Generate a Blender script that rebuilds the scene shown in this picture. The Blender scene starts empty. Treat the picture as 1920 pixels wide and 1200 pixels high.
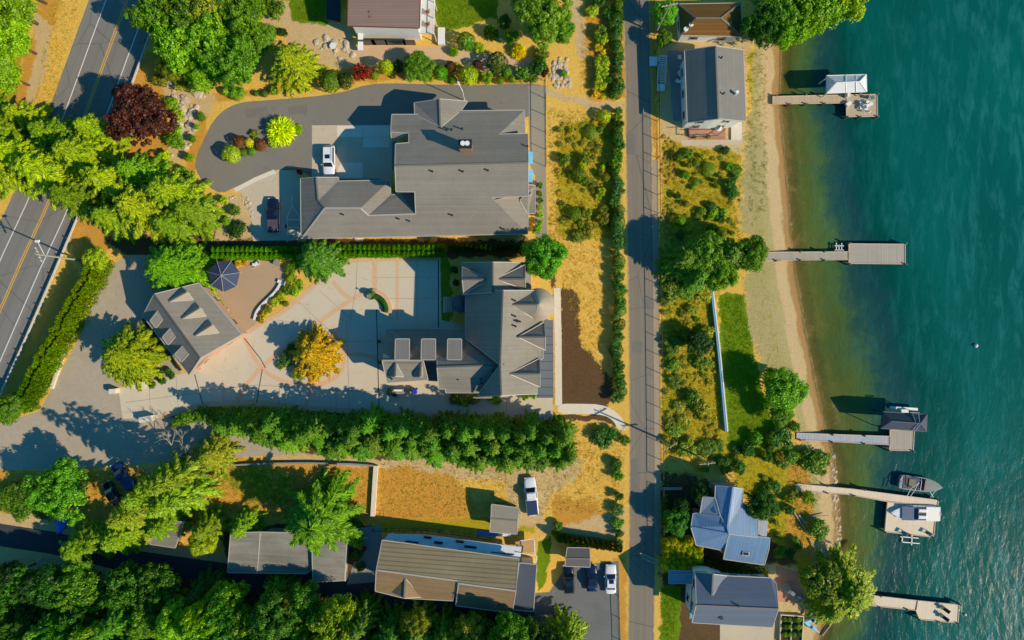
import bpy, math, random
import numpy as np
from mathutils import Vector, Matrix
random.seed(7)
PI = math.pi
sc = bpy.context.scene
COL = sc.collection
S = 1/11.0          # metres per survey unit on the ground plan
HC = 116.4          # flying height of the camera
WZ = -1.0           # lake level

def W(px, py, h=0.0):
    """survey plan (read off the air photo) -> world, for a point standing h metres above the ground"""
    k = (HC-h)/HC
    return Vector(((px-960)*S*k, (600-py)*S*k, h))

def lin(c):
    c = c/255.0
    return c/12.92 if c <= .04045 else ((c+.055)/1.055)**2.4
def C(r, g, b, f=1.0):
    return (min(lin(r)*f, 1), min(lin(g)*f, 1), min(lin(b)*f, 1), 1)

# ------------------------------------------------------------------ materials
class NT:
    def __init__(s, name):
        s.m = bpy.data.materials.new(name); s.m.use_nodes = True
        s.t = s.m.node_tree; s.n = s.t.nodes
        s.b = s.n['Principled BSDF']; s.out = s.n['Material Output']
    def new(s, ty, **kw):
        n = s.n.new('ShaderNode'+ty)
        for k, v in kw.items(): setattr(n, k, v)
        return n
    def put(s, sock, v):
        if hasattr(v, 'is_output') or isinstance(v, bpy.types.NodeSocket): s.t.links.new(v, sock)
        else: sock.default_value = v
    def pos(s, ang=0, scale=(1, 1, 1)):
        g = s.new('NewGeometry'); m = s.new('Mapping'); s.put(m.inputs[0], g.outputs['Position'])
        m.inputs['Rotation'].default_value = (0, 0, ang); m.inputs['Scale'].default_value = scale
        return m.outputs[0]
    def noise(s, vec, scale, detail=4, rough=.55, dist=0):
        n = s.new('TexNoise'); s.put(n.inputs['Vector'], vec); n.inputs['Scale'].default_value = scale
        n.inputs['Detail'].default_value = detail; n.inputs['Roughness'].default_value = rough
        n.inputs['Distortion'].default_value = dist
        return n.outputs[0]
    def ramp(s, v, a, b, c0=(0, 0, 0, 1), c1=(1, 1, 1, 1)):
        n = s.new('ValToRGB'); s.put(n.inputs[0], v)
        e = n.color_ramp.elements; e[0].position = a; e[1].position = b; e[0].color = c0; e[1].color = c1
        return n.outputs[0]
    def mix(s, f, a, b, mode='MIX'):
        n = s.new('Mix', data_type='RGBA', blend_type=mode)
        s.put(n.inputs[0], f); s.put(n.inputs[6], a); s.put(n.inputs[7], b)
        return n.outputs[2]
    def math(s, op, a, b=0.0, clamp=False):
        n = s.new('Math', operation=op); n.use_clamp = clamp
        s.put(n.inputs[0], a); s.put(n.inputs[1], b)
        return n.outputs[0]
    def bump(s, h, strength=.3, dist=.1):
        n = s.new('Bump'); s.put(n.inputs['Height'], h); n.inputs['Strength'].default_value = strength
        n.inputs['Distance'].default_value = dist
        s.t.links.new(n.outputs[0], s.b.inputs['Normal'])
    def col(s, c): s.put(s.b.inputs['Base Color'], c)
    def rough(s, v, spec=None):
        s.put(s.b.inputs['Roughness'], v)
        if spec is not None: s.b.inputs['Specular IOR Level'].default_value = spec
MATS = {}
def sh(c, f): return (min(c[0]*f, 1), min(c[1]*f, 1), min(c[2]*f, 1), 1)

def plain(name, c, rough=.6, var=.12, metal=0, spec=.4, scale=2.0):
    if name in MATS: return MATS[name]
    t = NT(name); p = t.pos()
    n = t.noise(p, scale, 5); n2 = t.noise(p, scale*9, 2)
    a = t.mix(n, sh(c, 1-var*1.6), sh(c, 1+var*1.6)); a = t.mix(t.math('MULTIPLY', n2, .3), a, sh(c, 1-var))
    t.col(a); t.rough(rough, spec); t.b.inputs['Metallic'].default_value = metal
    MATS[name] = t.m; return t.m

def stain(name, c, dark=.72, light=1.12, rough=.9, big=.12, fine=3.0, bump=.15, warm=None):
    """weathered mineral surface: asphalt, concrete, plaster"""
    if name in MATS: return MATS[name]
    t = NT(name); p = t.pos()
    n1 = t.noise(p, big, 6, .6, .6); n2 = t.noise(p, big*7, 6, .65); n3 = t.noise(p, fine*3, 3, .7)
    a = t.mix(t.ramp(n1, .3, .72), sh(c, dark), sh(c, light))
    a = t.mix(t.ramp(n2, .35, .7), a, sh(warm or c, (dark+light)/2), 'MIX')
    a = t.mix(.35, a, t.mix(n3, sh(c, .55), sh(c, 1.4)))
    if name.startswith(('asph', 'conc', 'lane', 'court', 'walk')):
        v = t.new('TexVoronoi', feature='DISTANCE_TO_EDGE'); t.put(v.inputs['Vector'], p); v.inputs['Scale'].default_value = .13
        crk = t.math('MULTIPLY', t.math('LESS_THAN', v.outputs[0], .008), t.ramp(n2, .5, .6))
        a = t.mix(t.math('MULTIPLY', crk, .4), a, sh(c, .45)); a = t.mix(t.math('MULTIPLY', t.ramp(n1, .56, .62), .14), a, sh(c, .62))
    t.col(a); t.rough(rough, .25); t.bump(n3, bump, .03)
    MATS[name] = t.m; return t.m

def striped(name, c, ang=0, sp=.3, width=.12, line=.6, rough=.8, noise=.25, bump=.4, metal=0, c2=None, spec=.3, cross=0):
    """rows of shingles, planks or standing seams running at angle ang"""
    if name in MATS: return MATS[name]
    t = NT(name); p = t.pos(ang)
    x = t.new('SeparateXYZ'); t.put(x.inputs[0], p)
    def rows(o, sp, width):
        v = t.math('FRACT', t.math('MULTIPLY', x.outputs[o], 1/sp))
        return t.math('LESS_THAN', v, width)
    v = rows(1, sp, width)
    # each row its own shade
    fl = t.math('FLOOR', t.math('MULTIPLY', x.outputs[1], 1/sp))
    wn = t.new('TexWhiteNoise', noise_dimensions='1D'); t.put(wn.inputs['W'], fl)
    n1 = t.noise(t.pos(ang, (.35, 1.2, 1)), .55, 6, .65); n2 = t.noise(p, 7, 3, .7); n0 = t.noise(p, .16, 3)
    a = t.mix(t.ramp(n1, .25, .75), sh(c, 1-noise), sh(c2 or c, 1+noise*.8))
    a = t.mix(t.ramp(n0, .35, .7), a, sh(c, 1-noise*.9), 'MIX') if noise > .1 else a
    a = t.mix(t.math('MULTIPLY', wn.outputs[0], .28), a, sh(c, 1.35))
    a = t.mix(t.math('MULTIPLY', n2, .35), a, sh(c, .62))
    a = t.mix(t.math('MULTIPLY', v, 1-line), a, sh(c, .25))
    if cross:
        v2 = rows(0, cross, .05)
        a = t.mix(t.math('MULTIPLY', v2, .35), a, sh(c, .3))
    strk = t.noise(t.pos(ang, (2.5, .18, 1)), .9, 5, .7); a = t.mix(t.math('MULTIPLY', t.ramp(strk, .5, .78), .3 if noise > .1 else .12), a, sh(c, .6))
    blot = t.noise(p, .8, 5, .75); a = t.mix(t.math('MULTIPLY', t.ramp(blot, .56, .7), .22 if noise > .1 else .08), a, sh(c, 1.35))
    t.col(a); t.rough(rough, spec); t.b.inputs['Metallic'].default_value = metal
    t.bump(t.math('ADD', v, t.math('MULTIPLY', n2, .6)), bump, .05)
    MATS[name] = t.m; return t.m

def leafmat():
    t = NT('foliage'); oi = t.new('ObjectInfo'); g = t.new('NewGeometry')
    r = g.outputs['Random Per Island']
    c = oi.outputs['Color']
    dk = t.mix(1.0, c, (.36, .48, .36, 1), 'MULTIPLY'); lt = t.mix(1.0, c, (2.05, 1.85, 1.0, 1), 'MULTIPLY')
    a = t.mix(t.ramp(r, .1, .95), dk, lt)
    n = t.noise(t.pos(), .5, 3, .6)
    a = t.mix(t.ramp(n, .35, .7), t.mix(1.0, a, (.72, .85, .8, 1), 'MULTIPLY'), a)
    d = t.new('BsdfDiffuse'); tr = t.new('BsdfTranslucent'); gl = t.new('BsdfGlossy')
    t.put(d.inputs[0], a); t.put(tr.inputs[0], t.mix(1.0, a, (1.3, 1.2, .5, 1), 'MULTIPLY'))
    m = t.new('MixShader'); m.inputs[0].default_value = .3
    t.t.links.new(d.outputs[0], m.inputs[1]); t.t.links.new(tr.outputs[0], m.inputs[2])
    gl.inputs['Roughness'].default_value = .45; t.put(gl.inputs[0], (.9, .9, .8, 1))
    m2 = t.new('MixShader'); m2.inputs[0].default_value = .025
    t.t.links.new(m.outputs[0], m2.inputs[1]); t.t.links.new(gl.outputs[0], m2.inputs[2])
    t.t.links.new(m2.outputs[0], t.out.inputs[0])
    return t.m
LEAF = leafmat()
BARK = stain('bark', C(95, 75, 55), .6, 1.3, .9, .8, 6)
PALEBARK = stain('pale_bark', C(175, 165, 140), .6, 1.2, .9, .8, 6)

# ------------------------------------------------------------------ mesh helpers
class MB:
    def __init__(s): s.v = []; s.f = []
    def add(s, vs, fs):
        o = len(s.v); s.v += [tuple(v) for v in vs]; s.f += [[i+o for i in f] for f in fs]; return s
    def box(s, cx, cy, cz, sx, sy, sz, ang=0, bev=0):
        c, n = math.cos(ang), math.sin(ang); vs = []
        def ring(z, ex):
            hx, hy = sx/2-ex, sy/2-ex
            for x, y in ((-hx, -hy), (hx, -hy), (hx, hy), (-hx, hy)):
                vs.append((cx+x*c-y*n, cy+x*n+y*c, z))
        if bev:
            lv = [(cz-sz/2, bev), (cz-sz/2+bev, 0), (cz+sz/2-bev, 0), (cz+sz/2, bev)]
        else: lv = [(cz-sz/2, 0), (cz+sz/2, 0)]
        for z, e in lv: ring(z, e)
        fs = [[3, 2, 1, 0]]
        for k in range(len(lv)-1):
            for i in range(4): fs.append([k*4+i, k*4+(i+1) % 4, k*4+4+(i+1) % 4, k*4+4+i])
        q = (len(lv)-1)*4; fs.append([q, q+1, q+2, q+3])
        return s.add(vs, fs)
    def prism(s, pts, z0, z1):
        n = len(pts); vs = [(p[0], p[1], z0) for p in pts]+[(p[0], p[1], z1) for p in pts]
        a = sum(pts[i][0]*pts[(i+1) % n][1]-pts[(i+1) % n][0]*pts[i][1] for i in range(n))
        fs = [list(range(n))[::-1], list(range(n, 2*n))]+[[i, (i+1) % n, n+(i+1) % n, n+i] for i in range(n)]
        if a < 0: fs = [f[::-1] for f in fs]
        return s.add(vs, fs)
    def tube(s, a, b, r0, r1=None, n=8):
        a, b = Vector(a), Vector(b); r1 = r0 if r1 is None else r1
        d = (b-a).normalized(); u = d.orthogonal().normalized(); w = d.cross(u); vs = []
        for p, r in ((a, r0), (b, r1)):
            for i in range(n):
                t = 2*PI*i/n; vs.append(p+u*math.cos(t)*r+w*math.sin(t)*r)
        return s.add(vs, [[i, (i+1) % n, n+(i+1) % n, n+i] for i in range(n)]+[list(range(n))[::-1], list(range(n, 2*n))])
    def lathe(s, cx, cy, prof, n=20):
        vs = []; fs = []
        for r, z in prof:
            for i in range(n): vs.append((cx+r*math.cos(2*PI*i/n), cy+r*math.sin(2*PI*i/n), z))
        for k in range(len(prof)-1):
            for i in range(n): fs.append([k*n+i, k*n+(i+1) % n, k*n+n+(i+1) % n, k*n+n+i])
        fs.append(list(range(n))[::-1]); fs.append(list(range((len(prof)-1)*n, len(prof)*n)))
        return s.add(vs, fs)
    def bar(s, a, b, w, h):
        a, b = Vector(a), Vector(b); d = b-a; L = d.length; d.normalize()
        u = Vector((-d.y, d.x, 0)); u = u.normalized() if u.length > 1e-4 else Vector((1, 0, 0)); v = d.cross(u)
        vs = []
        for p in (a, b):
            for x, y in ((-1, -1), (1, -1), (1, 1), (-1, 1)): vs.append(p+u*x*w/2+v*y*h/2)
        return s.add(vs, [[0, 1, 2, 3][::-1], [4, 5, 6, 7]]+[[i, (i+1) % 4, 4+(i+1) % 4, 4+i] for i in range(4)])
    def build(s, name, mat, parent=None, smooth=False, world=True):
        v = s.v
        if parent is not None and world:
            o = origin(parent); v = [(x[0]-o.x, x[1]-o.y, x[2]-o.z) for x in v]
        me = bpy.data.meshes.new(name); me.from_pydata(v, [], s.f); me.validate(); me.update()
        if smooth: me.shade_smooth()
        me.materials.append(mat)
        o = bpy.data.objects.new(name, me); COL.objects.link(o)
        if parent is not None: o.parent = parent
        return o
def origin(o):
    r = Vector((0, 0, 0))
    while o is not None: r = r+o.location; o = o.parent
    return r
def tag(o, label=None, cat=None, group=None, kind=None):
    if label: o['label'] = label
    if cat: o['category'] = cat
    if group: o['group'] = group
    if kind: o['kind'] = kind
    return o
def empty(name, loc=(0, 0, 0), rz=0, label=None, cat=None, group=None):
    o = bpy.data.objects.new(name, None); o.empty_display_size = .5; COL.objects.link(o)
    o.location = loc; o.rotation_euler = (0, 0, rz)
    return tag(o, label, cat, group)
def copy_tree(o, parent=None):
    c = o.copy(); COL.objects.link(c); c.parent = parent
    for ch in [x for x in KIDS(o)]: copy_tree(ch, c)
    return c
def KIDS(o): return [x for x in COL.objects if x.parent == o]
def sheet(name, pts, z, mat, label=None, parent=None, jit=0):
    """flat ground sheet from plan points"""
    vs = [W(x, y) for x, y in pts]
    m = MB(); m.add([(v.x, v.y, z) for v in vs], [list(range(len(vs)))])
    a = sum(vs[i].x*vs[(i+1) % len(vs)].y-vs[(i+1) % len(vs)].x*vs[i].y for i in range(len(vs)))
    if a < 0: m.f = [f[::-1] for f in m.f]
    o = m.build(name, mat, parent, world=False)
    if parent is None: tag(o, kind='structure')
    return o
def smooth_pts(pts, it=2, closed=True):
    for _ in range(it):
        q = []; n = len(pts)
        rng = range(n) if closed else range(n-1)
        if not closed: q.append(pts[0])
        for i in rng:
            a, b = pts[i], pts[(i+1) % n]
            q.append((a[0]*.75+b[0]*.25, a[1]*.75+b[1]*.25)); q.append((a[0]*.25+b[0]*.75, a[1]*.25+b[1]*.75))
        if not closed: q.append(pts[-1])
        pts = q
    return pts
def ribbon_pts(line, o0, o1):
    """plan polyline -> two offset sides, offsets in plan units to the right"""
    L = []; R = []; n = len(line)
    for i in range(n):
        a = line[max(i-1, 0)]; b = line[min(i+1, n-1)]
        dx, dy = b[0]-a[0], b[1]-a[1]; d = math.hypot(dx, dy); nx, ny = -dy/d, dx/d
        L.append((line[i][0]+nx*o0, line[i][1]+ny*o0)); R.append((line[i][0]+nx*o1, line[i][1]+ny*o1))
    return L, R
def ribbon(name, line, o0, o1, z, mat, parent=None, uv=False):
    L, R = ribbon_pts(line, o0, o1); m = MB(); n = len(L)
    vs = [W(*p) for p in L]+[W(*p) for p in R]
    m.add([(v.x, v.y, z) for v in vs], [[i, i+1, n+i+1, n+i] for i in range(n-1)])
    v = m.v; f = m.f[0]
    ar = sum(v[f[i]][0]*v[f[(i+1) % 4]][1]-v[f[(i+1) % 4]][0]*v[f[i]][1] for i in range(4))
    if ar < 0: m.f = [q[::-1] for q in m.f]
    o = m.build(name, mat, parent, world=False)
    if uv:
        u = o.data.uv_layers.new(name='UVMap'); me = o.data
        for lp in me.loops: u.data[lp.index].uv = (0 if lp.vertex_index < n else 1, lp.vertex_index % n)
    if parent is None: tag(o, kind='structure')
    return o
def inside(x, y, poly):
    c = False; n = len(poly); j = n-1
    for i in range(n):
        if (poly[i][1] > y) != (poly[j][1] > y) and x < (poly[j][0]-poly[i][0])*(y-poly[i][1])/(poly[j][1]-poly[i][1])+poly[i][0]: c = not c
        j = i
    return c

# ------------------------------------------------------------------ foliage prototypes
def quads(c, t, b, L, Wd):
    L = L[:, None]; Wd = Wd[:, None]
    v = np.stack([c-t*L/2, c+b*Wd/2, c+t*L/2, c-b*Wd/2], 1)
    return v.reshape(-1, 3)
def nrm(a): return a/np.maximum(np.linalg.norm(a, axis=1, keepdims=True), 1e-6)
def npmesh(name, v, mat, zdiv=1.0):
    v = v.copy(); v[:, 2] /= zdiv
    n = len(v)//4; me = bpy.data.meshes.new(name)
    me.vertices.add(n*4); me.vertices.foreach_set('co', v.astype(np.float32).ravel())
    me.loops.add(n*4); me.loops.foreach_set('vertex_index', np.arange(n*4, dtype=np.int32))
    me.polygons.add(n); me.polygons.foreach_set('loop_start', np.arange(0, n*4, 4, dtype=np.int32))
    me.polygons.foreach_set('loop_total', np.full(n, 4, dtype=np.int32))
    me.materials.append(mat); me.update(calc_edges=True); me.validate()
    return me
def leaves(rs, cen, rad, nl, leaf, ax=(1, 1, 1), up=.45):
    """nl leaves on each of the puffs at cen with radius rad"""
    n = len(cen)*nl
    ci = np.repeat(np.arange(len(cen)), nl)
    d = nrm(rs.normal(size=(n, 3))); d[:, 2] = np.where(d[:, 2] < -.3, -d[:, 2], d[:, 2])
    pos = cen[ci]+d*rad[ci][:, None]*rs.uniform(.55, 1.1, (n, 1))*np.array(ax)
    nn = nrm(d+np.array([0, 0, up])+rs.normal(scale=.35, size=(n, 3)))
    t = nrm(np.cross(nn, rs.normal(size=(n, 3)))); b = np.cross(nn, t)
    L = leaf*rs.uniform(.6, 1.35, n)
    return quads(pos, t, b, L, L*rs.uniform(.45, .8, n))
def gen_broad(seed, nc=70, nl=110, leaf=.085, A=1.7, zlo=.28, cr=(.14, .27), lob=.16):
    rs = np.random.RandomState(seed)
    d = nrm(rs.normal(size=(nc, 3))); d[:, 2] = np.where(d[:, 2] < -.35, -d[:, 2], d[:, 2])
    az = np.arctan2(d[:, 1], d[:, 0]); ph = rs.uniform(0, 6.28, 4)
    f = 1+lob*(np.sin(3*az+ph[0])*.6+np.sin(5*az+ph[1]+2*d[:, 2])*.5)+rs.uniform(-.12, .06, nc)
    r = rs.uniform(cr[0], cr[1], nc); hz = A*(1-zlo)/2
    cen = np.stack([d[:, 0]*(1-r)*f, d[:, 1]*(1-r)*f, A*(zlo+1)/2+d[:, 2]*(hz-r)*f], 1)
    v = [leaves(rs, cen, r, nl, leaf)]
    nin = nc//2; di = nrm(rs.normal(size=(nin, 3)))*np.array([.5, .5, .5*hz])+np.array([0, 0, A*(zlo+1)/2-.1])
    v.append(leaves(rs, di, np.full(nin, .3), nl//3, leaf*1.6))
    return np.concatenate(v), A
def gen_conifer(seed, nb=120, A=2.6, droop=.35, dens=34, tw=.2, ragged=.18, pw=.75, wid=.28):
    rs = np.random.RandomState(seed); out = []
    for i in range(nb):
        t = (i+rs.uniform(0, 1))/nb*.93+.06
        ln = ((1-t)**pw)*(1+rs.uniform(-ragged, ragged*.7))+.05
        a = i*2.39996+rs.uniform(-.25, .25); z0 = t*A
        n = max(int(dens*(.35+ln)), 8); s = rs.uniform(.12, 1, n)**.8
        bx = np.cos(a); by = np.sin(a)
        lift = .22*(t)+.02
        zc = z0+ln*(lift*s-droop*s**2)
        sx = rs.choice([-1, 1], n); tl = tw*(1.25-s)*(.45+.75*ln)*rs.uniform(.6, 1.2, n)+.03
        ang = a+sx*rs.uniform(.5, 1.1, n)
        tdir = np.stack([np.cos(ang), np.sin(ang), -.3-rs.uniform(0, .4, n)+.25*t], 1); tdir = nrm(tdir)
        base = np.stack([bx*ln*s, by*ln*s, zc], 1)
        cen = base+tdir*(tl/2)[:, None]
        side = nrm(np.cross(tdir, np.array([[0, 0, 1]])+rs.normal(scale=.35, size=(n, 3))))
        out.append(quads(cen, tdir, side, tl*1.1, tl*wid+.012))
        # needles on the branch itself
        m = max(n//3, 3); s2 = rs.uniform(.2, 1.03, m)
        c2 = np.stack([bx*ln*s2, by*ln*s2, z0+ln*(lift*s2-droop*s2**2)+.01], 1)
        dd = nrm(np.stack([np.full(m, bx), np.full(m, by), lift-2*droop*s2], 1)+rs.normal(scale=.22, size=(m, 3)))
        sd = nrm(np.cross(dd, np.array([[0, 0, 1]])+rs.normal(scale=.3, size=(m, 3))))
        out.append(quads(c2, dd, sd, np.full(m, tw*.7), np.full(m, tw*.2)))
    return np.concatenate(out), A
def gen_column(seed, n=1300, leaf=.3, A=3.0):
    rs = np.random.RandomState(seed)
    z = rs.uniform(0, 1, n)**.7; a = rs.uniform(0, 6.28, n); pr = np.clip((1-z)*2.4, 0, 1)**.55
    ph = rs.uniform(0, 6, 3)
    r = pr*(1+.13*np.sin(3*a+ph[0])+.1*np.sin(5*a+9*z+ph[1]))*rs.uniform(.72, 1.04, n)
    p = np.stack([r*np.cos(a), r*np.sin(a), z*A], 1)
    nn = nrm(np.stack([np.cos(a), np.sin(a), .5+.9*z], 1)+rs.normal(scale=.4, size=(n, 3)))
    t = nrm(np.stack([np.cos(a)*.5, np.sin(a)*.5, np.full(n, 1.0)], 1)+rs.normal(scale=.3, size=(n, 3)))
    b = nrm(np.cross(nn, t)); L = leaf*rs.uniform(.6, 1.3, n)
    return quads(p, t, b, L, L*.45), A
def gen_ball(seed, n=1500, leaf=.15, A=1.25, lump=.05):
    rs = np.random.RandomState(seed)
    d = nrm(rs.normal(size=(n, 3))); d[:, 2] = np.where(d[:, 2] < -.3, -d[:, 2], d[:, 2])
    az = np.arctan2(d[:, 1], d[:, 0]); f = 1+lump*np.sin(4*az+3*d[:, 2]+seed)+rs.uniform(-.1, .02, n)
    p = d*f[:, None]*np.array([.97, .97, A*.55])+np.array([0, 0, A*.46])
    nn = nrm(d+rs.normal(scale=.3, size=(n, 3))); t = nrm(np.cross(nn, rs.normal(size=(n, 3)))); b = np.cross(nn, t)
    L = leaf*rs.uniform(.6, 1.3, n)
    return quads(p, t, b, L, L*.6), A
def gen_bush(seed, nc=16, nl=70, leaf=.16):
    return gen_broad(seed, nc, nl, leaf, 1.1, .02, (.25, .42), .22)
def gen_spray(seed, n=2600, A=.9, L0=.3, wd=.05):
    rs = np.random.RandomState(seed)
    a = rs.uniform(0, 6.28, n); el = np.arccos(rs.uniform(.02, 1, n)); s = rs.uniform(.25, .85, n)
    d = np.stack([np.cos(a)*np.sin(el), np.sin(a)*np.sin(el), np.cos(el)*A], 1)
    c = d*s[:, None]; t = nrm(d+np.array([0, 0, -.4])*s[:, None]+rs.normal(scale=.15, size=(n, 3)))
    b = nrm(np.cross(t, rs.normal(size=(n, 3)))); L = L0*rs.uniform(.5, 1, n)
    return quads(c, t, b, L, np.full(n, wd)*rs.uniform(.6, 1.4, n)), A
PROTO = {}
def proto(key, fn, *a, **k):
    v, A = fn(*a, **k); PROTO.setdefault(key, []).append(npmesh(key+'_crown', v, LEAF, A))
for i in range(4): proto('broad', gen_broad, 11+i, 95, 150, .068, 1.7)
for i in range(3): proto('wide', gen_broad, 31+i, 130, 120, .062, 1.3, .3, (.08, .2), .28)
for i in range(4): proto('fir', gen_conifer, 51+i, 100, 2.3, .3, 84, .2, .34, .66, .17)
for i in range(3): proto('cedar', gen_conifer, 71+i, 120, 2.2, .28, 70, .2, .3, .6, .24)
for i in range(2): proto('spiky', gen_conifer, 91+i, 70, 2.2, .3, 100, .22, .38, .55, .16)
for i in range(4): proto('column', gen_column, 111+i)
for i in range(3): proto('ball', gen_ball, 131+i)
for i in range(5): proto('bush', gen_bush, 151+i)
for i in range(2): proto('spray', gen_spray, 171+i)
for i in range(2): proto('willow', gen_broad, 191+i, 120, 110, .1, 1.4, .25, (.1, .22), .22)
def trunk_mesh(seed, mat, limbs=7, r=.07, top=.8, A=2.0):
    rs = random.Random(seed); m = MB()
    x = y = 0; pts = [(0, 0, -.02)]
    for k in range(1, 5):
        x += rs.uniform(-.03, .03); y += rs.uniform(-.03, .03); pts.append((x, y, top*A*k/4))
    for k in range(4): m.tube(pts[k], pts[k+1], r*(1-.2*k), r*(1-.2*(k+1)), 7)
    for i in range(limbs):
        t = rs.uniform(.3, .85); a = rs.uniform(0, 2*PI); z = top*A*t; L = .6*(1.1-t*.6)
        m.tube((0, 0, z), (math.cos(a)*L, math.sin(a)*L, z+L*.45), r*.4, r*.1, 5)
    m.v = [(p[0], p[1], p[2]/A) for p in m.v]
    me = bpy.data.meshes.new('trunk'); me.from_pydata(m.v, [], m.f); me.update(); me.materials.append(mat)
    return me
TRUNKS = [trunk_mesh(i, BARK) for i in range(3)]
STEM = trunk_mesh(9, BARK, 5, .1, .6, 1.2)
RT = random.Random(4)
ELONG = {}
def plant(kind, px, py, rpx, h, col, name, label, cat='tree', group=None, jit=.12, sx=1.0, rz=None, zb=0, trunk=None):
    k = .5 if kind in ('broad', 'wide', 'willow', 'bush', 'ball', 'column', 'spray') else .3
    if name == 'bush' and kind == 'ball': name = 'clipped_shrub'
    if name == 'bush' and kind == 'spray': name = 'spiky_plant'
    p = W(px, py, h*k); p.z = zb
    R = rpx*S*(HC-h*k)/HC
    r = empty(name, p, RT.uniform(0, 6.28) if rz is None else rz, label, cat, group)
    r.scale = (R*sx, R/sx if sx != 1 else R, h)
    ms = PROTO[kind]; cr = bpy.data.objects.new('crown' if cat == 'tree' else 'foliage', RT.choice(ms)); COL.objects.link(cr); cr.parent = r
    j = lambda: 1+RT.uniform(-jit, jit)
    if col[1] > col[0]*.62 and col[1] > col[2]*1.3: col = (min(col[0]*1.25, 1), min(col[1]*1.15, 1), col[2]*.5)
    b = j(); cr.color = (col[0]*b*j(), col[1]*b*j(), col[2]*b*j(), 1)
    if trunk is None: trunk = cat == 'tree'
    if trunk:
        t = bpy.data.objects.new('trunk', RT.choice(TRUNKS)); COL.objects.link(t); t.parent = r
    elif cat in ('bush', 'shrub', 'hedge plant'):
        pass
    return r
# ------------------------------------------------------------------ shoreline, ground, lake
SHORE = [(-3000, 1500), (-600, 1470), (-60, 1462), (95, 1466), (190, 1464), (300, 1474), (400, 1482), (500, 1492), (620, 1512), (720, 1532), (800, 1550),
         (870, 1568), (960, 1577), (1040, 1580), (1090, 1572), (1130, 1560), (1200, 1540), (1300, 1520), (4000, 1500)]
SY = np.array([a for a, b in SHORE], float); SXv = np.array([b for a, b in SHORE], float)
def shore_d(x, y):
    """signed distance (m) past the shoreline, world coordinates"""
    py = 600-y/S
    return x-((np.interp(py, SY, SXv)-960)*S)
def axis(a, b, st, far):
    core = np.arange(a, b+st/2, st); k = st*3; out = []; x = b
    while x < far: x += k; k *= 1.5; out.append(x)
    lo = []; x = a; k = st*3
    while x > -far: x -= k; k *= 1.5; lo.append(x)
    return np.array(lo[::-1]+list(core)+out)
def wob(x, y):
    return (np.sin(x*.9+1.3*np.sin(y*.5))+np.sin(y*1.1+1.7*np.sin(x*.6+2))+.7*np.sin(x*2.3+y*1.9)+.6*np.sin(x*3.1-y*2.7+1))*.3
def polydist(X, Y, poly):
    ins = np.zeros(X.shape, bool); D = np.full(X.shape, 1e9); n = len(poly); j = n-1
    for i in range(n):
        x1, y1 = poly[j]; x2, y2 = poly[i]
        if y1 != y2:
            c = ((y2 > Y) != (y1 > Y)) & (X < (x1-x2)*(Y-y2)/(y1-y2)+x2); ins ^= c
        dx, dy = x2-x1, y2-y1; t = np.clip(((X-x1)*dx+(Y-y1)*dy)/(dx*dx+dy*dy+1e-9), 0, 1)
        D = np.minimum(D, np.hypot(X-x1-t*dx, Y-y1-t*dy)); j = i
    return np.where(ins, D, -D)
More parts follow.
